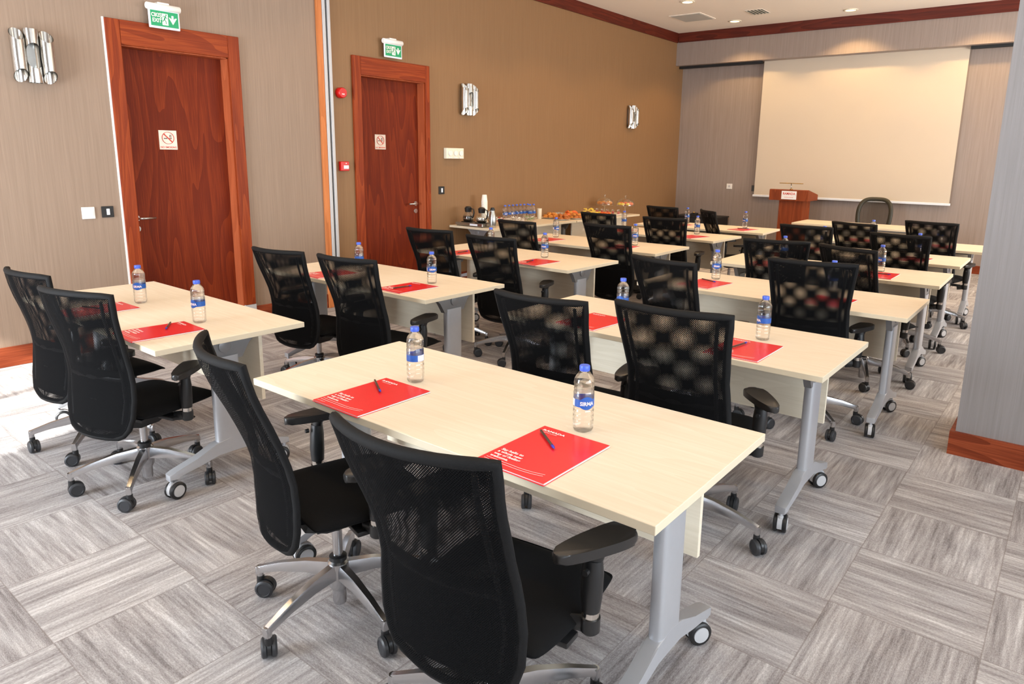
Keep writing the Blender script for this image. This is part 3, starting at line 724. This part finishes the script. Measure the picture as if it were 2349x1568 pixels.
# presenter's arched chair facing the room
t = thing('office_chair', "olive-black arched mesh chair behind the presenter's table", 'chair', (-2.45, 11.06, 0), PI)
def arch(u, v):
    z = .52+.52*v; w_ = .235*(1-.25*max(0, (v-.62)/.38)**2.2); return Vector(((u*2-1)*w_, -.16-.10*v-.05*(1-(u*2-1)**2)+.0, z if v < 1 else z))
pts = []
for i in range(31):
    a = PI*i/30; x = .225*math.copysign(abs(math.cos(a))**.55, math.cos(a)); z = .80+.235*math.sin(a)**.8 if 0 < i < 30 else .80
    pts.append(Vector((x, -.22-.05*(1-(x/.225)**2)-(z-.8)*.12, z)))
side = [Vector((sx*.215, -.215-(z-.8)*.1, z)) for sx, zs in ((-1, (.72, .62, .54)),) for z in zs]
loop = pts+[Vector((-.22, -.21, .72)), Vector((-.20, -.2, .6)), Vector((-.14, -.215, .52)), Vector((0, -.235, .5)), Vector((.14, -.215, .52)), Vector((.20, -.2, .6)), Vector((.22, -.21, .72))]
MB().tube(loop, [(.022, .030)]*len(loop), 10, closed=True).build('backrest_frame', mat('olive_black_frame', (44, 42, 30), .5), t, smooth=60)
g = MB(); cen = g.bm.verts.new((0, -.26, .77)); vs = [g.bm.verts.new(p) for p in loop]
mid = [g.bm.verts.new(p*.5+Vector((0, -.262, .77))*.5+Vector((0, -.012, 0))) for p in loop]
for i in range(len(loop)):
    j = (i+1) % len(loop); g.bm.faces.new((vs[i], vs[j], mid[j], mid[i])); g.bm.faces.new((mid[i], mid[j], cen))
g.build('mesh_backrest', 'net_p', t, smooth=80)
for nm in ('star_base', 'gas_cylinder', 'mechanism', 'seat_cushion', 'caster', 'caster.001', 'caster.002', 'caster.003', 'caster.004'):
    src_o = [c for c in proto.children if c.name == nm or (nm.startswith('caster') and c.name.startswith('caster'))]
    if nm.startswith('caster'):
        idx = 0 if nm == 'caster' else int(nm[-1]); src_o = src_o[idx:idx+1]
    for c in src_o: q = copy_tree(c, t); q.location = c.location if nm.startswith('caster') else (0, 0, 0)
g = MB().tube([(0, -.1, .375), (0, -.2, .40), (0, -.25, .5), (0, -.255, .6)], [(.03, .008)]*4, 8); g.build('back_bracket', 'plastic', t)

# ---------------------------------------------------------------- water bottle, brochure, pen
def make_bottle():
    t = thing('water_bottle', '', 'bottle'); r = .0315
    prof = [(.024, .0), (.0285, .003), (r, .010), (r, .022), (r-.0012, .025), (r, .028), (r, .038), (r-.0012, .041), (r, .044), (r, .054), (r-.0012, .057), (r, .060), (r, .070), (r-.0018, .073),
            (r-.0006, .076), (r-.0006, .128), (r-.002, .131), (r, .134), (r-.0015, .138), (r, .142), (r-.0015, .146), (r, .150), (r, .158), (.0295, .165), (.0255, .173), (.0200, .181), (.0155, .187), (.0138, .190), (.0138, .196)]
    g = MB().lathe(prof, n=28)
    for v in g.bm.verts:
        if v.co.z < .012:
            a = math.atan2(v.co.y, v.co.x); q = 1-.08*(.5+.5*math.cos(5*a)); v.co.x *= q; v.co.y *= q
    g.build('bottle_body', 'pet', t, smooth=70)
    MB().lathe([(.0152, .190), (.0160, .192), (.0160, .204), (.0148, .2065), (.002, .2068)], n=24).build('cap', 'cap', t, smooth=50)
    g = MB(); rl = r+.0003
    def band(z0, z1, a0, a1, mi, dr=0):
        g.grid(lambda u, v: Vector(((rl+dr)*math.cos(a0+(a1-a0)*u), (rl+dr)*math.sin(a0+(a1-a0)*u), z0+(z1-z0)*v)), 28, 1, mi=mi)
    band(.082, .106, 0, 2*PI, 0); band(.106, .124, 0, 2*PI, 1); band(.083, .105, R(205), R(262), 2, .0002)
    g.grid(lambda u, v: Vector(((rl+.0003)*math.cos(R(-60)+u*R(75)), (rl+.0003)*math.sin(R(-60)+u*R(75)), (.082-.007*math.sin(u*PI))*(1-v)+v*(.106+.010*math.sin(u*PI)))), 12, 1, mi=0)
    lab = g.build('label', ['blue', 'labclear', 'lwhite'], t, fix=False)
    g = MB().mesh(text_mesh('SIRMA', .0150, 'CENTER', .0004))
    for v in g.bm.verts:
        x, y = v.co.x, v.co.y; a = R(-22)+x*1.05/rl; v.co = Vector(((rl+.0008)*math.cos(a), (rl+.0008)*math.sin(a), .0885+y*1.1))
    g.build('lettering', 'ink', lab)
    return t
def make_brochure():
    t = thing('brochure', '', 'brochure'); a, b = .118, .158
    MB().box(-a, a, -b-.003, b, 0, .0012).box(-.02, a+.004, -b-.004, -.03, .0, .0011).build('back_cover', 'redp', t)
    MB().box(-a+.002, a+.0025, -b+.001, b-.002, .0012, .0034).build('pages', 'paper', t)
    g = MB(); g.grid(lambda u, v: Vector((-a+2*a*u, -b+2*b*v, .0036+.0012*(u*u)*(v)+.0006*(1-v))), 8, 8)
    g.grid(lambda u, v: Vector((-a+2*a*u, -b+2*b*v, .0034+.0012*(u*u)*(v)+.0006*(1-v))), 8, 8, flip=True)
    co = g.build('front_cover', 'redp', t, fix=False)
    g = MB(); z = .0056
    def put(s, size, x, y, bold=0, sx=1):
        g.mesh(text_mesh(s, size, 'LEFT', bold), Matrix.Translation((x, y, z)) @ Matrix.Diagonal((sx, 1, 1, 1)))
    put('RAMADA', .0150, -.100, .122, .0005, 1.3); put('HOTEL & SUITES', .0055, -.088, .112, .0001, 1.2)
    for i, s in enumerate(('Say hello to', 'a whole new', 'way of feeling', 'welcome.')): put(s, .0165, -.102, -.066-.0165*i, .0005)
    put('www.ramada.com', .006, -.108, -.148)
    for k in (0, 1):
        P = []
        for i in range(13):
            u = i/12; P.append((-.104+.196*u, -.1255-.0105*k-(0 if u < .55 else -.014*((u-.55)/.45)**2)-.004*u))
        for (x0, y0), (x1, y1) in zip(P, P[1:]):
            vs = [g.bm.verts.new((x0, y0, z)), g.bm.verts.new((x1, y1, z)), g.bm.verts.new((x1, y1+.0016, z)), g.bm.verts.new((x0, y0+.0016, z))]; g.bm.faces.new(vs)
    g.build('lettering', 'ink', co, fix=False)
    return t
def make_pen():
    t = thing('ballpoint_pen', '', 'pen'); m4 = Matrix.Rotation(PI/2, 4, 'Y')
    MB().lathe([(.0036, -.066), (.0040, -.064), (.0040, .050), (.0032, .054)], (0, 0, .0042), 6, M4=m4).build('barrel', 'penb', t)
    MB().lathe([(.0044, .050), (.0044, .060), (.003, .063), (.001, .072)], (0, 0, .0044), 10, M4=m4).build('blue_tip', 'penc', t)
    return t
pb, pr, pp = make_bottle(), make_brochure(), make_pen(); used = {'b': 0, 'r': 0, 'p': 0}
def put(kind, loc, rz, label, cat, group):
    p = {'b': pb, 'r': pr, 'p': pp}[kind]; t = p if not used[kind] else copy_tree(p); used[kind] = 1
    t.location = loc; t.rotation_euler = (0, 0, rz); return tag(t, label, cat, group)
BR = {'B1R': (-1.10, 1.46, 0), 'B1L': (-1.835, 1.45, 0), 'A1R': (-3.27, 1.378, -3), 'A1L': (-3.955, 1.375, 0), 'A2R': (-3.27, 2.878, -1), 'A2L': (-4.05, 2.86, -4), 'A3R': (-3.36, 4.31, -2), 'A3L': (-4.16, 4.31, -14),
      'A4L': (-4.24, 5.60, -4), 'A4R': (-3.38, 5.62, 3), 'A5R': (-3.31, 6.975, -14), 'A5L': (-4.19, 6.98, -5), 'A6R': (-3.22, 8.19, -12), 'A6L': (-4.03, 8.12, -2), 'B2L': (-1.89, 2.905, -4), 'B2R': (-1.095, 2.905, 0),
      'B3L': (-1.94, 4.34, -7), 'B3R': (-1.13, 4.30, -4), 'B4R': (-1.14, 5.60, 0), 'B4L': (-1.97, 5.57, 2), 'B5L': (-2.02, 6.82, -4), 'B5R': (-1.12, 6.78, -8), 'B6R': (-1.09, 8.05, -3), 'B6L': (-1.86, 8.02, 5)}
BO = {'B1R': (-1.115, 1.675), 'B1L': (-1.85, 1.66), 'A1L': (-3.99, 1.60), 'A1R': (-3.32, 1.59), 'A2L': (-4.00, 3.08), 'A2R': (-3.28, 3.10), 'A3L': (-4.07, 4.56), 'A3R': (-3.48, 4.57), 'A4L': (-4.32, 5.86), 'A4R': (-3.37, 5.86),
      'A5L': (-4.33, 7.25), 'A5R': (-3.39, 7.27), 'A6L': (-4.09, 8.45), 'A6R': (-3.29, 8.42), 'B2L': (-1.84, 3.10), 'B2R': (-1.10, 3.14), 'B3L': (-1.97, 4.58), 'B3R': (-1.20, 4.62), 'B4L': (-1.94, 5.88), 'B4R': (-1.17, 5.80),
      'B5L': (-1.97, 7.10), 'B5R': (-1.13, 7.06), 'B6L': (-1.80, 8.32), 'B6R': (-1.15, 8.34)}
SD = {'L': 'left', 'R': 'right'}
ZT = .7405
for i, (k, (x, y, r_)) in enumerate(sorted(BR.items())):
    put('r', (x, y, ZT), R(r_), 'red brochure, %s place on %s' % (SD[k[2]], tname(k)), 'brochure', 'red brochures on the training tables')
LROT = {'B1R': 15, 'B1L': 160, 'A1R': -28, 'A1L': 10, 'A2R': 20, 'A3R': -20, 'B2R': -85, 'B2L': -35, 'B3L': -15}
for i, (k, (x, y)) in enumerate(sorted(BO.items())):
    onb = abs(x-BR[k][0]) < .145 and abs(y-BR[k][1]) < .185
    put('b', (x, y, ZT+(.0062 if onb else 0)), R(LROT.get(k, random.uniform(-120, 60))-30), 'blue-capped water bottle, %s place on %s' % (SD[k[2]], tname(k)), 'bottle', 'water bottles on the training tables')
PN = {'B1R': (-1.141, 1.528, -36), 'B1L': (-1.891, 1.516, -31), 'A1R': (-3.318, 1.44, -33), 'A1L': (-3.99, 1.36, 20), 'A2R': (-3.28, 2.847, 84), 'A3L': (-4.15, 4.29, 95), 'A3R': (-3.40, 4.275, 106), 'B2R': (-1.13, 2.93, 81), 'B3L': (-1.959, 4.435, -24),
      'A6R': (-3.24, 8.24, 20), 'B4R': (-1.13, 5.63, 0), 'B5R': (-1.13, 6.82, 30), 'A4R': (-3.36, 5.62, 10)}
for k, (x, y, r_) in PN.items():
    put('p', (x, y, ZT+.0062), R(r_), 'ballpoint pen on brochure, %s place on %s' % (SD[k[2]], tname(k)), 'pen', 'ballpoint pens on the brochures')

# ---------------------------------------------------------------- lectern and its lamp
t = thing('lectern', 'reddish brown wooden lectern standing before the projection screen', 'lectern', (-3.645, 11.0, 0))
g = MB().prism([(0, .965), (0, 1.125), (.03, 1.135), (.50, 1.055), (.50, .965)], 'x', -.30, .30, bev=.004); g.build('reading_top', 'lect', t)
MB().box(-.155, .215, .06, .42, .04, .965, .003).build('pedestal', 'lect', t)
MB().box(-.26, .30, 0, .48, 0, .04, .004).build('foot_plate', 'lect', t)
MB().box(-.105, .125, -.006, -.0005, .985, 1.112, .001).build('name_plate', 'paper', t)
g = MB().mesh(text_mesh('RAMADA', .044, 'CENTER', .001), Matrix.Translation((.01, -.0066, 1.055)) @ FACE_NY @ Matrix.Diagonal((1.05, 1.15, 1, 1)))
g.mesh(text_mesh('HOTEL & SUITES', .017, 'CENTER', .0002), Matrix.Translation((.01, -.0066, 1.01)) @ FACE_NY @ Matrix.Diagonal((1.1, 1, 1, 1)))
g.build('lettering', 'redink', t)
t = thing('lectern_lamp', 'slim brass reading lamp on top of the lectern', 'lamp', (-3.62, 11.04, 1.133))
MB().lathe([(.022, 0), (.022, .012)], n=14).build('lamp_foot', 'brass', t)
MB().tube([(0, 0, .01), (-.005, .0, .05), (-.01, .01, .09)], .006, 8).build('stem', 'steel', t)
MB().box(-.19, .17, -.01, .03, .09, .102, .004).build('lamp_shade', 'brass', t)

# low black cabinet in the far corner with a small device
t = thing('low_cabinet', 'low black cabinet in the far corner behind the last table', 'cabinet', (-5.35, 11.55, 0))
MB().box(-.36, .42, -.25, .25, 0, .58, .006).build('body', 'blackm', t); MB().box(-.38, .44, -.27, .25, .58, .6, .004).build('top', 'blackm', t)
t = thing('tabletop_device', 'small black device with silver knob on the low corner cabinet', 'device', (-5.42, 11.45, .6))
MB().prism([(-.11, 0), (.06, 0), (.06, .045), (.0, .05), (-.11, .012)], 'y', -.05, .05, bev=.003).build('body', 'plastic', t); MB().ball((.02, -.045, .055), .018).build('knob', 'brass', t)

# ---------------------------------------------------------------- buffet
Z0 = .7405
t = thing('warming_plate', 'flat steel double warming plate at the near end of the buffet', 'warming plate', (-5.71, 6.11, Z0))
MB().box(-.22, .22, -.11, .11, .008, .042, .004).build('body', 'steel', t)
for s in (-1, 1): MB().lathe([(.085, .042), (.085, .046)], (s*.11, 0, 0), 24).build('hotplate', 'blackm', t)
MB().box(.02, .14, -.113, -.11, .014, .036).build('control_panel', 'lwhite', t)
for sx in (-1, 1):
    for sy in (-1, 1): MB().lathe([(.01, 0), (.01, .009)], (sx*.2, sy*.09, 0), 8).build('foot', 'rubber', t)
for i, (x, lab) in enumerate(((-5.82, 'round glass coffee jug with black collar, nearest the wall on the warmer'), (-5.60, 'round glass coffee jug with black collar, beside the steel flask'))):
    t = thing('coffee_jug', lab, 'coffee jug', (x, 6.11, Z0+.0465), 0, 'coffee jugs on the warming plate')
    MB().lathe([(.045, 0), (.062, .012), (.068, .04), (.060, .075), (.042, .105), (.036, .12)], n=24, cap=False).build('glass_bowl', 'glass', t, smooth=60)
    if i == 0: MB().lathe([(.043, .003), (.060, .013), (.065, .04), (.060, .068)], n=20).build('coffee', 'coffee', t, smooth=50)
    else: MB().lathe([(.043, .003), (.060, .013), (.064, .03)], n=20).build('coffee', 'coffee', t, smooth=50)
    MB().lathe([(.069, .036), (.0695, .044)], n=24, cap=False).build('steel_band', 'chrome', t)
    MB().lathe([(.037, .112), (.041, .125), (.044, .155), (.046, .165)], n=20).build('collar', 'plastic', t, smooth=40)
    MB().lathe([(.04, .165), (.03, .178), (.012, .182)], n=16).build('lid', 'plastic', t, smooth=40)
    MB().tube([(.04, 0, .155), (.085, 0, .15), (.095, 0, .11), (.08, 0, .06), (.067, 0, .045)], [(.012, .006)]*5, 8).build('handle', 'plastic', t)
t = thing('vacuum_flask', 'tall steel vacuum flask with dark spout beside the coffee jugs', 'flask', (-5.42, 6.10, Z0))
MB().lathe([(.042, 0), (.045, .01), (.045, .09), (.040, .14), (.028, .175), (.024, .20)], n=24).build('body', 'steel', t, smooth=50)
MB().lathe([(.026, .2), (.027, .215), (.018, .235)], n=16).build('lid', 'plastic', t, smooth=40)
MB().tube([(0, -.026, .2), (0, -.065, .19), (0, -.075, .13), (0, -.046, .07)], .006, 8).build('handle', 'steel', t)
def cup_stack(x, y, n, base, lab):
    for i in range(n):
        z = base+i*.0165
        c = MB().lathe([(.0395, 0), (.0405, .003), (.0385, .006), (.028, .088), (.0265, .09)], n=18); c = c.build('paper_cup', 'cup', None, (x, y, z), smooth=50)
        tag(c, lab, 'cup', 'white paper cups stacked by the wall')
cup_stack(-5.84, 6.42, 17, Z0, 'white paper cup in the tall stack between coffee jugs and bottles')
c = MB().lathe([(.025, 0), (.026, .003), (.034, .085), (.036, .088)], n=18).build('paper_cup', 'cup', None, (-5.80, 6.29, Z0), smooth=50); tag(c, 'single upright white paper cup left of the tall cup stack', 'cup')
def glass_bowl(x, y, fill, lab, name='glass_bowl', r=.078):
    t = thing(name, lab, 'bowl', (x, y, Z0)); MB().lathe([(.03, 0), (.032, .006), (.014, .014), (.05, .03), (r-.006, .055), (r, .085)], n=26, cap=False).build('bowl', 'glass', t, smooth=60)
    for i in range(16):
        a = i*2.4; q = .052*math.sqrt(i/16); g = MB().box(-.022, .022, -.012, .012, -.0025, .0025, .001)
        o = g.build('sachet', fill[i % len(fill)], t, (q*math.cos(a), q*math.sin(a), .05+.0028*i), (random.uniform(-.5, .5), random.uniform(-.5, .5), a))
glass_bowl(-5.56, 6.37, ['sach', 'sach', 'berry'], 'glass bowl of white and red sachets right of the steel flask')
glass_bowl(-5.50, 6.62, ['sach', 'chrome', 'sach'], 'glass bowl of white sachets in the middle of three bowls')
glass_bowl(-5.46, 6.84, ['greens', 'sach', 'greens'], 'glass bowl of green and white sachets closest to the bottle row', r=.085)
t = thing('napkin_stack', 'white folded napkins heaped behind the glass bowls', 'napkins', (-5.68, 6.80, Z0))
for i in range(7): MB().box(-.08, .08, -.11, .11, 0, .007, .002).build('napkin', 'sach', t, (0, 0, i*.0075), (0, 0, random.uniform(-.15, .15)))
for i in range(9):
    put('b', (-5.88+(.0 if i < 7 else .075), 6.86+.078*(i if i < 7 else i-1.6), Z0), random.uniform(0, 6), 'water bottle in the close row of spare bottles against the brown wall', 'bottle', 'spare water bottles on the buffet')
c = MB().lathe([(.03, 0), (.031, .003), (.033, .13), (.034, .14)], n=18).build('cream_jug', 'cream', None, (-5.80, 7.48, Z0), smooth=50); tag(c, 'pale straight-sided pot right of the spare bottle row', 'pot')
def pastry(m, x, y, z, s=1, kind=0):
    g = MB()
    if kind == 0:
        P = [(-.045, -.012, .012), (-.028, .004, .018), (0, .012, .022), (.028, .004, .018), (.045, -.012, .012)]
        g.tube([(a*s, b*s, c*s) for a, b, c in P], [.006*s, .016*s, .021*s, .016*s, .006*s], 10)
        for k in (-.02, 0, .02): g.tube([(k*s, -.008*s, .012*s), (k*s, .012*s, .041*s), (k*s, .03*s, .012*s)], .003*s, 5)
    elif kind == 1: g.ball((0, 0, .02*s), .034*s, 8, sc=(1, 1, .62))
    else: g.ball((0, 0, .016*s), .03*s, 8, sc=(1.2, .8, .5)).ball((.008*s, 0, .03*s), .014*s, 6, sc=(1.2, .8, .4))
    return g
def platter(x, y, rx, ry, items, label, square=False, name='serving_platter', cat='platter'):
    t = thing(name, label, cat, (x, y, Z0))
    g = MB()
    if square: g.box(-rx, rx, -ry, ry, .006, .014, .003).box(-rx*.6, rx*.6, -ry*.6, ry*.6, 0, .006)
    else:
        g.lathe([(.5, 0), (.55, .006), (.95, .014), (1, .018), (.97, .018), (.55, .010), (.01, .010)], n=32)
        for v in g.bm.verts: v.co.x *= rx; v.co.y *= ry
    g.build('plate', 'china', t, smooth=50)
    return t
def load(px, py, rx, ry, n, mats, kinds, noun, cat, where, layers=2, s=1, zb=.012, grp=None):
    k = 0
    for L_ in range(layers):
        m_ = n//(L_+1)
        for i in range(m_):
            a = 2*PI*i/max(1, m_)+L_*.6; q = .62/(L_*.7+1) if m_ > 1 else 0
            mt = mats[k % len(mats)]; kd = kinds[k % len(kinds)]
            o = pastry(mt, 0, 0, 0, s, kd).build(noun, mt, None, (px+rx*q*math.cos(a), py+ry*q*math.sin(a), Z0+zb+.030*s*L_), (0, 0, random.uniform(0, 6)), smooth=60)
            tag(o, where, cat, grp or where); k += 1
platter(-5.74, 7.66, .12, .13, 0, 'oval white plate of golden rolls next to the pale pot')
load(-5.74, 7.66, .12, .13, 7, ['bread'], [1, 0], 'bread_roll', 'pastry', 'golden roll on the oval plate next to the pale pot', grp='rolls on the first plate')
platter(-5.48, 7.56, .11, .12, 0, 'white plate of brown croissants at the aisle edge of the buffet')
load(-5.48, 7.56, .11, .12, 6, ['crois'], [0], 'croissant', 'pastry', 'brown croissant on the plate at the aisle edge of the buffet', grp='croissants by the aisle edge')
platter(-5.46, 7.86, .12, .13, 0, 'white plate of glazed pastries in front of the glass tumblers')
load(-5.46, 7.86, .12, .13, 7, ['crois', 'bread'], [0, 2], 'glazed_pastry', 'pastry', 'glazed pastry on the plate in front of the glass tumblers', grp='glazed pastries')
for i in range(6):
    o = MB().lathe([(.024, 0), (.026, .004), (.029, .065), (.0295, .066)], n=16, cap=False).lathe([(.0235, .002), (.026, .04)], n=14, mi=1).build('glass_tumbler', ['glass', 'sach'], None, (-5.84+.065*(i % 2), 7.86+.066*(i//2), Z0), smooth=60)
    tag(o, 'small glass tumbler in the cluster between two pastry plates by the wall', 'glass', 'small glass tumblers')
platter(-5.76, 8.16, .13, .14, 0, 'white platter of orange-gold pastries right of the glass tumblers')
load(-5.76, 8.16, .13, .14, 9, ['bread', 'orange'], [2, 0], 'filled_pastry', 'pastry', 'orange-gold filled pastry on the platter right of the tumblers', grp='filled pastries')
platter(-5.62, 8.43, .12, .12, 0, 'round white plate heaped with yellow fruit slices')
for i in range(14):
    a = i*2.4; q = .075*math.sqrt(1-i/14); o = MB().prism([(0, -.025), (.045, -.012), (.05, 0), (.045, .012), (0, .025)], 'z', 0, .010, bev=.002).build('fruit_slice', 'fruit', None, (-5.63+q*math.cos(a), 8.43+q*math.sin(a), Z0+.014+.0068*i), (.25, 0, a)); tag(o, 'yellow fruit slice in the heap on the round plate', 'fruit', 'yellow fruit slices')
platter(-5.60, 8.80, .25, .21, 0, 'large square white platter of small red-topped canapes', True)
for i in range(5):
    t = thing('dessert_glass', 'small red-filled dessert glass in the row on the square platter', 'glass', (-5.80+.095*i, 8.90, Z0+.0145), 0, 'red-filled dessert glasses')
    MB().lathe([(.018, 0), (.02, .003), (.026, .06)], n=14, cap=False).build('glass_cup', 'glass', t, smooth=60); MB().lathe([(.017, .002), (.022, .03), (.018, .036)], n=12).build('berries', 'berry', t, smooth=50)
for i in range(6):
    o = MB().ball((0, 0, .016), .03, 8, sc=(1, .8, .55)).build('orange_canape', 'orange' if i % 3 else 'fruit', None, (-5.66+.085*(i % 3), 8.68+.075*(i//3), Z0+.0145), smooth=60); tag(o, 'orange canape on the near half of the square platter', 'canape', 'orange canapes')
def cake_stand(x, y, label, dlabel, treats, r=.145, gname=''):
    t = thing('cake_stand', label, 'cake stand', (x, y, Z0))
    MB().lathe([(.06, 0), (.062, .004), (.02, .014), (.010, .03), (.010, .10), (.03, .118), (r, .124), (r+.004, .130), (r, .130), (.004, .126)], n=32).build('glass_pedestal', 'glass', t, smooth=50)
    d = thing('glass_dome', dlabel, 'glass cover', (x, y, Z0+.1305))
    MB().lathe([(r-.008, 0), (r-.010, .02), (r*.86, .06), (r*.55, .095), (.02, .108), (.004, .11)], n=32, cap=False).build('cover', 'glass', d, smooth=60)
    MB().lathe([(.006, .108), (.007, .122), (.016, .134), (.012, .148), (.002, .150)], n=14).build('knob', 'glass', d, smooth=60)
    for i, (mt, kd, nm, lab) in enumerate(treats):
        a = 2*PI*i/len(treats)+.3; o = pastry(mt, 0, 0, 0, 1.15, kd).build(nm, mt, None, (x+.085*math.cos(a), y+.085*math.sin(a), Z0+.131), (0, 0, a), smooth=60); tag(o, lab, 'pastry', gname)
cake_stand(-5.78, 9.08, 'glass cake stand on the left holding golden buns', 'clear dome over the left cake stand', [('bread', 1, 'bun', 'golden bun under the left glass dome')]*4+[('sach', 2, 'bun', 'golden bun under the left glass dome')]*0+[('crois', 2, 'small_cake', 'brown small cake under the left glass dome')]*2, gname='treats under the left dome')
cake_stand(-5.465, 9.165, 'glass cake stand on the right holding orange slices', 'clear dome over the right cake stand', [('orange', 1, 'orange_cake', 'orange cake piece under the right glass dome')]*4+[('fruit', 2, 'lemon_cake', 'yellow cake piece under the right glass dome')]*3, gname='treats under the right dome')

# ---------------------------------------------------------------- light
def area(name, loc, rot, sx, sy, energy, color):
    l = bpy.data.lights.new(name, 'AREA'); l.shape = 'RECTANGLE'; l.size = sx; l.size_y = sy; l.energy = energy; l.color = color
    o = bpy.data.objects.new(name, l); COL.objects.link(o); o.location = loc; o.rotation_euler = rot; return o
area('window_daylight_rear', ((WX[0]+WX[1])/2, YR+.05, 1.5), (R(104), 0, 0), 1.8, 2.8, 400, (.84, .92, 1))
area('window_daylight_right', (XR-.05, .9, 1.75), (R(112), 0, R(90)), 5.2, 2.3, 290, (.84, .92, 1))
area('window_daylight_front', (XR-.05, 8.2, 1.75), (R(138), 0, R(90)), 5.0, 2.3, 570, (1, .94, .87))  # added light, tilted mostly upward to brighten the far ceiling
s = bpy.data.lights.new('sun', 'SUN'); s.energy = 18; s.angle = R(1.2); s.color = (1, .96, .9)
so = bpy.data.objects.new('sun', s); COL.objects.link(so); so.rotation_euler = Vector((-.30, 1, -.64)).to_track_quat('-Z', 'Y').to_euler()
wd = bpy.data.worlds.new('daylight'); SC.world = wd; wd.use_nodes = True
wd.node_tree.nodes['Background'].inputs[0].default_value = (.75, .86, 1, 1); wd.node_tree.nodes['Background'].inputs[1].default_value = 1.6

# ---------------------------------------------------------------- camera
cam = bpy.data.cameras.new('camera'); co = bpy.data.objects.new('camera', cam); COL.objects.link(co); SC.camera = co
rt = Vector((0.7858434634686422, 0.6181901589045287, 0.0170580877358049)); up = Vector((-0.14019280367409642, 0.15121253057357092, 0.9785094523792466)); fw = Vector((-0.6023255172426327, 0.7713466782395128, -0.20549519032635397))
m = Matrix.Identity(4)
for i in range(3): m[i][0] = rt[i]; m[i][1] = up[i]; m[i][2] = -fw[i]
m[2][3] = 1.555; co.matrix_world = m
cam.sensor_width = 36; cam.lens = 1593.126*36/2349; cam.shift_x = -53.67/2349; cam.shift_y = -88.54/2349; cam.clip_start = .05
SC.view_settings.view_transform = 'Standard'; SC.view_settings.look = 'None'; SC.view_settings.gamma = 1; SC.view_settings.exposure = 0
SC.cycles.transparent_max_bounces = 32; SC.cycles.max_bounces = 8; SC.cycles.diffuse_bounces = 5; SC.cycles.sample_clamp_indirect = 6
